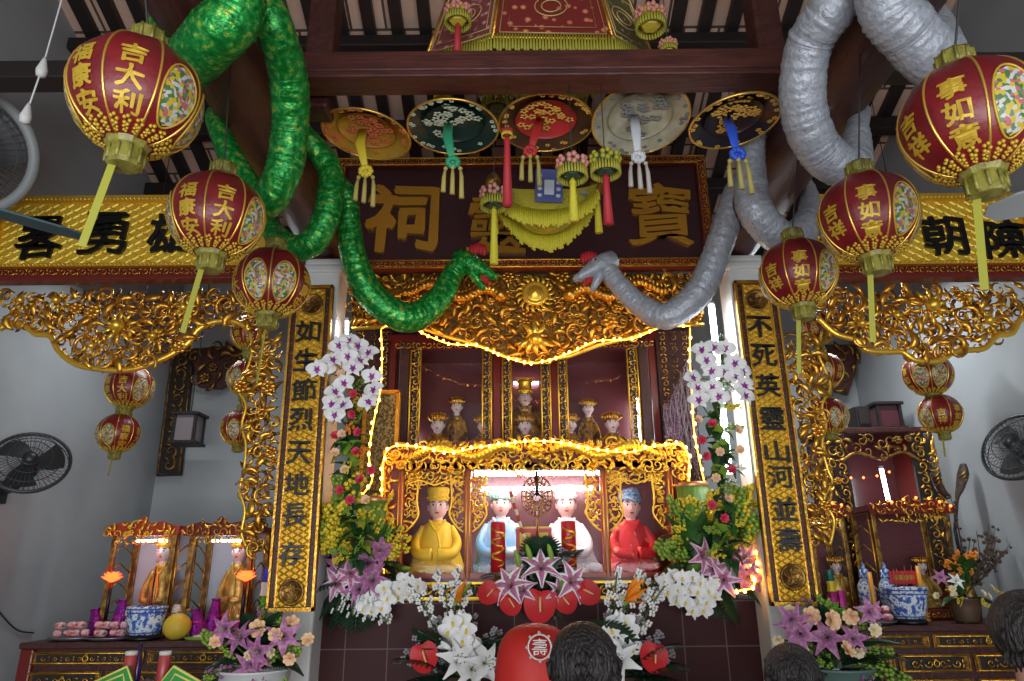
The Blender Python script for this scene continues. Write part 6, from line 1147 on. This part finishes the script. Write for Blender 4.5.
for px, yt, yb, w, lab, wire in ((191, 413, 446, 24, 'grey box lantern hanging before the back wall nearer the left wall', True), (881, 402, 430, 26, 'dark red box lantern on top of the tall carved cabinet', False)):
    Yd = 6.6 if wire else 6.35; a, b = at(px, yt, Yd), at(px, yb, Yd); w *= mpp(yt, Yd); t = thing('box_lantern', lab, 'lantern', b); h = a.z-b.z; cz = (a.z+b.z)/2
    if not wire: cz = hc+.02+h/2-.01
    MB().box((a.x, Yd, cz), (w*.8, w*.8, h*.8)).build('glass_body', LAMPM if wire else mat('dark_red_lamp_glass', (.1, .02, .03, 1), .25), t)
    for sx in (-1, 1):
        for sy in (-1, 1): MB().box((a.x+sx*w*.42, Yd+sy*w*.42, cz), (.025, .025, h*.9)).build('post', DARKW, t)
    for s in (-1, 1): MB().box((a.x, Yd, cz+s*h*.43), (w*1.1, w*1.1, .03)).build('rim', DARKW, t, bevel=.006)
    if wire: MB().tube([(a.x, Yd, cz+h*.45), (a.x, Yd, roofz(Yd)-.05)], .005, 5).build('cord', CORD, t)
p = at(858, 416, 6.3); t = thing('small_black_box', 'small black box beside the dark red box lantern on the cabinet', 'box', (p.x, 6.3, hc)); MB().box((p.x, 6.3, hc+.125), (.13, .2, .2)).build('case', INK, t, bevel=.01); MB().box((p.x, 6.195, hc+.125), (.09, .012, .14)).build('front_panel', DARKW, t, bevel=.004)
# front offerings at the foot of the left table
def fz(px, py, Yd): return at(px, py, Yd)
Yd = 4.25; zs = at(150, 684, Yd).z; p = at(148, 684, Yd); t = thing('offering_stand', 'low red stand under the green ritual packets', 'table', (p.x, Yd, 0)); MB().box((p.x, Yd, zs-.02), (.56, .36, .04)).build('top', LACQ, t, bevel=.006)
for sx in (-1, 1):
    for sy in (-1, 1): MB().box((p.x+sx*.23, Yd+sy*.13, (zs-.04)/2), (.05, .05, zs-.042)).build('leg', LACQ, t)
for px, lab in ((132, 'red can with a white lid nearer the left wall'), (166, 'red can with a white lid nearer the bouquet')):
    q = at(px, 651, Yd); h = q.z-zs; t = thing('drink_can', lab, 'can', (q.x, Yd, zs)); T = Mx.Translation((q.x, Yd, zs)); MB().lathe([(.0001, .001), (.03, .001), (.033, .01), (.033, h*.86), (.028, h*.9), (.0001, h*.9)], 20, 0, T).build('body', mat('can_red', (.45, .06, .06, 1), .35), t); MB().lathe([(.033, h*.88), (.034, h*.98), (.03, h), (.0001, h)], 20, 0, T).build('lid', PAPER, t)
GRP = mat('green_foil_paper', (.03, .3, .06, 1), .35, .2); YP = mat('yellow_paper_edge', (.8, .75, .15, 1), .5)
for px, s, lab in ((122, -1, 'pointed green and yellow paper packet nearer the left wall'), (176, 1, 'pointed green and yellow paper packet nearer the bouquet')):
    q = at(px, 684, Yd-.09); t = thing('paper_packet', lab, 'offering', (q.x, Yd-.09, zs)); Mk = TM((q.x+.05*s, Yd-.07, zs+.001)); P = [(-.13, 0), (.13, 0), (.11*-s, .14), (-.02*s, .1)] if False else [(-.14, 0), (.12, 0), (.07*-s, .1)]
    MB().prism(P, .03, 0, Mk).build('packet', GRP, t); m = MB(); m.tube([(P[0][0], .006, .032), (P[2][0], P[2][1], .032), (P[1][0], .006, .032)], .007, 6, 0, M=Mk); m.tube([(P[0][0]*.6, .006, .032), (P[2][0]*.8, P[2][1]*.62, .032), (P[1][0]*.6, .006, .032)], .006, 6, 0, M=Mk); m.build('edge', YP, t)
q = at(141, 643, Yd+.06); t = thing('purple_bottle', 'thin dark purple bottle standing between the two red cans', 'bottle', (q.x, Yd+.06, zs)); h = q.z-zs; MB().lathe([(.0001, .001), (.022, .001), (.024, .02), (.02, h*.5), (.009, h*.75), (.009, h*.92), (.0001, h*.93)], 16, 0, Mx.Translation((q.x, Yd+.06, zs))).build('body', mat('dark_purple_glass', (.05, .02, .12, 1), .2), t); MB().lathe([(.011, h*.92), (.011, h), (.0001, h)], 12, 0, Mx.Translation((q.x, Yd+.06, zs))).build('cap', INK, t)
# ---------------------------------------------------------------- fans and cords
FANB = mat('black_fan_plastic', (.02, .022, .025, 1), .4); FANG = mat('grey_enamel', (.32, .36, .36, 1), .45); TEAL = mat('teal_blade', (.03, .075, .085, 1), .5); WIRE = mat('fan_wire', (.06, .065, .07, 1), .4, .5)
def wall_fan(c, n, r, lab, wall_x, rimm=None, rimr=.012):
    t = thing('wall_fan', lab, 'fan', c); Mk = TM(c, n); m = MB(); 
    for rr, z in ((r, 0), (r*.8, .035), (r*.55, .055), (r*.3, .065), (r*.97, -.05)): m.tube([(rr*cos(k), rr*sin(k), z) for k in [2*pi*i/36 for i in range(36)]], .0035, 5, 0, M=Mk, closed=True)
    for i in range(44): k = 2*pi*i/44; m.tube([(r*.2*cos(k), r*.2*sin(k), .068), (r*.7*cos(k), r*.7*sin(k), .045), (r*cos(k), r*sin(k), 0), (r*.9*cos(k), r*.9*sin(k), -.06), (r*.3*cos(k), r*.3*sin(k), -.08)], .002, 4, 0, M=Mk)
    m.build('cage', WIRE, t); MB().tube([(r*1.01*cos(k), r*1.01*sin(k), -.01) for k in [2*pi*i/40 for i in range(40)]], rimr, 10, M=Mk, closed=True, flat=1).build('rim', rimm or WIRE, t)
    for j in range(3): m = MB(); m.grid(lambda u, v, j=j: (r*(.15+.72*u)*cos(2.1*j+(v-.5)*1.5*(1-.35*u)+.4*u), r*(.15+.72*u)*sin(2.1*j+(v-.5)*1.5*(1-.35*u)+.4*u), .03*(v-.5)-.012), 8, 8, 0, Mk); m.build('blade', FANB, t)
    MB().lathe([(.0001, -.16), (r*.2, -.16), (r*.26, -.1), (r*.22, .0), (r*.18, .06), (.0001, .072)], 20, 0, Mk).build('motor', FANB, t)
    b = Mk @ V((0, 0, -.14)); MB().tube(spline([b, b+V(((wall_x-b.x)*.4, .02, -.1)), V((wall_x-(.03 if wall_x > 0 else -.03), b.y+.03, b.z-.14))], 5), .02, 10).build('arm', FANB, t); MB().box((wall_x-(.012 if wall_x > 0 else -.012), b.y+.03, b.z-.14), (.024, .1, .16)).build('wall_plate', FANB, t, bevel=.006); return t
c = at(30, 461, 4.95); wall_fan(c, (.45, -.75, .45), .245, 'black caged wall fan on the left wall below the gilded valance', -XW)
c = at(1016, 446, 4.75); wall_fan(c, (-.85, -.35, .4), .24, 'black caged wall fan on the right wall', XW)
c = at(-36, 149, 3.75); wall_fan(V((c.x, 3.75, c.z)), (.25, -.8, -.5), .38, 'large grey rimmed wall fan high on the left wall', -XW, FANG, .035)
p = [at(3, 492, 5.2), at(12, 540, 5.2), at(28, 590, 5.25), at(58, 634, 5.3)]
for q in p: q.x = -XW+.012; q.y = min(q.y, 5.9)
t = thing('fan_cable', 'black cable looping down the left wall from the caged fan', 'cable', p[-1]); MB().tube(spline([V((-XW+.012, 4.85, at(5, 490, 4.85).z)), V((-XW+.012, 4.95, 1.85)), V((-XW+.012, 5.15, 1.45)), V((-XW+.012, 5.5, 1.18)), V((-XW+.012, 5.75, 1.12))], 8), .006, 6).build('cable', CORD, t)
def ceiling_fan(hub, tip, lab, m_):
    t = thing('ceiling_fan', lab, 'fan', hub); d = V(tip)-V(hub); d.z = 0; L = d.length; a0 = atan2(d.y, d.x); T = Mx.Translation(V(hub)); zr_ = roofz(max(2*YR-hub[1], hub[1]))
    MB().lathe([(.0001, -.07), (.09, -.06), (.12, 0), (.1, .06), (.03, .1), (.0001, .1)], 24, 0, T).build('motor', FANG, t); MB().tube([V(hub)+V((0, 0, .08)), V((hub[0], hub[1], zr_-.05))], .012, 8).build('rod', FANG, t)
    for k in range(3):
        a = a0+k*2*pi/3; m = MB(); Q = T @ Mx.Rotation(a, 4, 'Z') @ Mx.Rotation(.2, 4, 'X'); P = [(.18, -.05), (.3, -.07), (L-.1, -.075), (L-.02, -.05), (L, 0), (L-.02, .04), (L-.1, .06), (.3, .05), (.18, .04)]; m.prism(P, .008, 0, Q); m.box((.14, 0, 0), (.16, .03, .012), 0, Q); m.build('blade', m_, t, bevel=.002)
    return t
tip = at(91, 241, 2.13); ceiling_fan((-2.06, 1.5, tip.z), tip, 'teal bladed ceiling fan hanging by the largest red lantern on the left', TEAL)
tip = at(984, 216, 2.0); ceiling_fan((2.12, 1.4, tip.z), tip, 'grey bladed ceiling fan hanging before the gold banner on the right', FANG)
a, b, c2, d2 = at(64, -8, 1.9), at(43, 66, 1.9), at(42, 76, 1.9), at(27, 112, 1.9); t = thing('pull_cord', 'white pull cord with two teardrop bobbles by the left wall', 'cord', d2); WC = mat('white_cord', (.5, .5, .48, 1), .6)
zr_ = roofz(2*YR-1.9)-.02; MB().tube([V((a.x+.06, 1.9, zr_)), a, b, d2], .003, 5).build('cord', WC, t)
for q in (b, d2): MB().lathe([(.0001, -.045), (.014, -.04), (.018, -.02), (.008, .02), (.004, .035), (.0001, .036)], 14, 0, Mx.Translation(q)).build('bobble', WC, t)
# ---------------------------------------------------------------- people seen from behind
HSK = mat('person_skin', (.5, .28, .19, 1), .5, trans=.1); HAIR = mat('black_hair', (.012, .009, .008, 1), .5, bump=1.0, bscale=16, stretch=(7, 7, 1.2))
def skinned(verts, edges, rad, sub=1):
    me = bpy.data.meshes.new('s'); me.from_pydata([tuple(v) for v in verts], edges, []); o = bpy.data.objects.new('s', me); COL.objects.link(o); md = o.modifiers.new('k', 'SKIN'); md.use_smooth_shade = True
    for v, r in zip(me.skin_vertices[0].data, rad): v.radius = r if isinstance(r, tuple) else (r, r)
    me.skin_vertices[0].data[0].use_root = True; s = o.modifiers.new('s', 'SUBSURF'); s.levels = s.render_levels = sub; bpy.context.view_layer.update()
    ev = bpy.data.meshes.new_from_object(o.evaluated_get(bpy.context.evaluated_depsgraph_get())); out = ([tuple(v.co) for v in ev.vertices], [tuple(p.vertices) for p in ev.polygons]); bpy.data.objects.remove(o); return out
def person(hc, lab, shirtm, trm, hair='short', veil=False):
    x, y, z = hc; hs = .23; bz = z-.70; s = max(.3, (bz-.06)/.5); t = thing('person', lab, 'person', (x, y, 0))
    J = [V((x, y, bz)), V((x, y-.01, z-.5)), V((x, y-.01, z-.32)), V((x, y-.015, z-.235)), V((x, y, z-.13)), V((x, y+.005, z-.04))]
    E_ = [(0, 1), (1, 2), (2, 3), (3, 4), (4, 5)]; rr = [(.16, .12), (.14, .1), (.155, .1), (.09, .075), (.055, .058), (.07, .075)]
    hands = []
    for q in (-1, 1):
        n = len(J); J += [V((x+q*.175, y-.01, z-.30)), V((x+q*.225, y+.03, z-.55)), V((x+q*.1, y+.26, z-.47)), V((x+q*.035, y+.33, z-.41)), V((x+q*.1, y+.02, bz-.08)), V((x+q*.12, y+.2*s+.06, .09)), V((x+q*.12, y-.2, .07)), V((x+q*.12, y-.32, .045))]
        E_ += [(2, n), (n, n+1), (n+1, n+2), (n+2, n+3), (0, n+4), (n+4, n+5), (n+5, n+6), (n+6, n+7)]; rr += [.062, .047, .036, .03, .095, .065, .055, .035]; hands.append(J[n+3])
    v, f = skinned(J, E_, rr, 2); m = MB(); m.add(v, f); head(m, hc, hs, pi)
    for q, h in zip((-1, 1), hands):
        m.ell(h+V((0, .02, .04)), (.018, .035, .05), 10, 8)
        for k in range(5):
            o = h+V((0, .045-.022*k, .075)) if k < 4 else h+V((0, -.03, .03)); L = (.07, .078, .072, .055, .05)[k]; e = V((-q*.008, .004, L)) if k < 4 else V((-q*.006, -.03, L*.8)); m.tube([o, o+e*.5, o+e*.8+V((-q*.004, 0, 0)), o+e], [.0095, .009, .008, .006], 8)
    m.build('body', [HSK, INK, LIP, EYEW], t)
    rs = [(a[0]*1.09+.004, a[1]*1.14+.006) if isinstance(a, tuple) else a*1.22 for a in rr]; keep = [0, 1, 2, 3]; n0 = 6; V2 = [J[0]-V((0, 0, .06))]+[J[i] for i in (0, 1, 2)]+[J[3]-V((0, 0, .02))]; R2 = [rs[0], rs[0], rs[1], rs[2], (.085, .08)]; E2 = [(0, 1), (1, 2), (2, 3), (3, 4)]
    for k in (0, 1): b = n0+8*k; n = len(V2); V2 += [J[b], J[b+1], J[b+2]]; R2 += [rs[b]*1.05, rs[b+1]*1.1, rs[b+2]*1.15]; E2 += [(3, n), (n, n+1), (n+1, n+2)]
    v, f = skinned(V2, E2, R2, 2); m = MB(); m.add(v, f); sh = m.build('shirt', shirtm, t)
    m = MB(); m.tube([(x+.075*cos(k), y-.012+.072*sin(k), z-.2-.02*sin(k)) for k in [2*pi*i/20 for i in range(20)]], .02, 8, closed=True, flat=.6); m.build('collar', shirtm, sh) 
    V3 = [J[0]-V((0, 0, .02))]; R3 = [(.165, .13)]; E3 = []
    for k in (0, 1): b = n0+8*k; n = len(V3); V3 += [J[b+4], J[b+5], J[b+6]]; R3 += [.11, .082, .07]; E3 += [(0, n), (n, n+1), (n+1, n+2)]
    v, f = skinned(V3, E3, R3, 2); m = MB(); m.add(v, f); m.build('trousers', trm, t)
    if hair:
        rnd = random.Random(int(x*100)); m = MB(); hx = (.108, .122, .122); m.ell((x, y-.012, z+.02), hx, 28, 18, fn=lambda a, vv: 1+.02*sin(9*a)+.015*sin(17*a+vv*20))
        for k in range(60):
            a = rnd.uniform(pi, 2*pi) if k < 42 else rnd.uniform(0, 2*pi); el = rnd.uniform(-.55, 1.3); c0 = V((x+hx[0]*cos(a)*cos(el), y-.012+hx[1]*sin(a)*cos(el), z+.02+hx[2]*sin(el))); o = (c0-V((x, y, z))).normalized()
            m.tube([c0-o*.01, c0+o*.006+V((0, 0, -.02)), c0+o*.002+V((0, 0, -.055))], [.009, .009, .003], 5)
        m.build('hair', HAIR, t)
    return t
TRS = mat('dark_trousers', (.02, .02, .025, 1), .7); PLAID = brick_mat('blue_plaid', (.05, .07, .2, 1), (.25, .25, .4, 1), (.5, .5, .6, 1), .04, .03, .006, rough=.8, axes='XZ', bump=0)
person(at(584, 669, 2.4), 'black-haired person kneeling in front of the red-veiled worshipper', mat('grey_shirt', (.12, .12, .13, 1), .8), TRS)
person(at(792, 680, 3.1), 'black-haired person kneeling in front of the bouquet with the teal pot', mat('navy_shirt', (.03, .035, .06, 1), .8), TRS)
person(at(1030, 638, 2.3), 'black-haired person in a blue plaid shirt beside the right altar table', PLAID, TRS)
RCL = mat('red_veil_cloth', (.55, .02, .012, 1), .6, sheen=.3, bump=.06, bscale=30, col2=(.48, .015, .01, 1), cscale=5); SILV = mat('silver_embroidery', (.7, .62, .58, 1), .4, .3)
hc2 = at(535, 668, 3.08); t = person(hc2, 'worshipper in red under a red veil with a silver emblem, facing the shrine', RCL, RCL, None)
m = MB(); vx, vy, vz = hc2
prof = [(q[0]*1.16, q[1]*1.05) for q in [(.001, .162), (.05, .158), (.09, .14), (.118, .105), (.132, .06), (.14, .0), (.145, -.08), (.155, -.16), (.18, -.24), (.215, -.31), (.235, -.40), (.24, -.5)]]
m.lathe(prof, 64, 0, Mx.Translation((vx, vy, vz)), 1, 1.02, fn=lambda a, v: 1+.035*sin(14*a)*max(0, v-.45)*1.6+.02*sin(9*a+1)*max(0, v-.4), caps=False)
vl = m.build('veil', RCL, t, sub=1)
for dz, sz in ((-.0, .045), (-.17, .04)):
    r0 = .172 if dz == 0 else .2; c = V((vx+.015, vy-r0-.004, vz+dz+.095)); m = MB(); Mk = TM(c, (.1, -1, .12 if dz == 0 else .2))
    m.tube([(sz*cos(k), sz*sin(k), 0) for k in [2*pi*i/24 for i in range(24)]], .004, 5, 0, M=Mk, closed=True); m.text('壽', sz*1.3, .003, 0, Mk, bold=.0)
    for k in range(8): a = 2*pi*k/8; m.ell((sz*1.12*cos(a), sz*1.12*sin(a), 0), .007, 6, 4, 0, Mk)
    m.build('silver_emblem', SILV, vl)
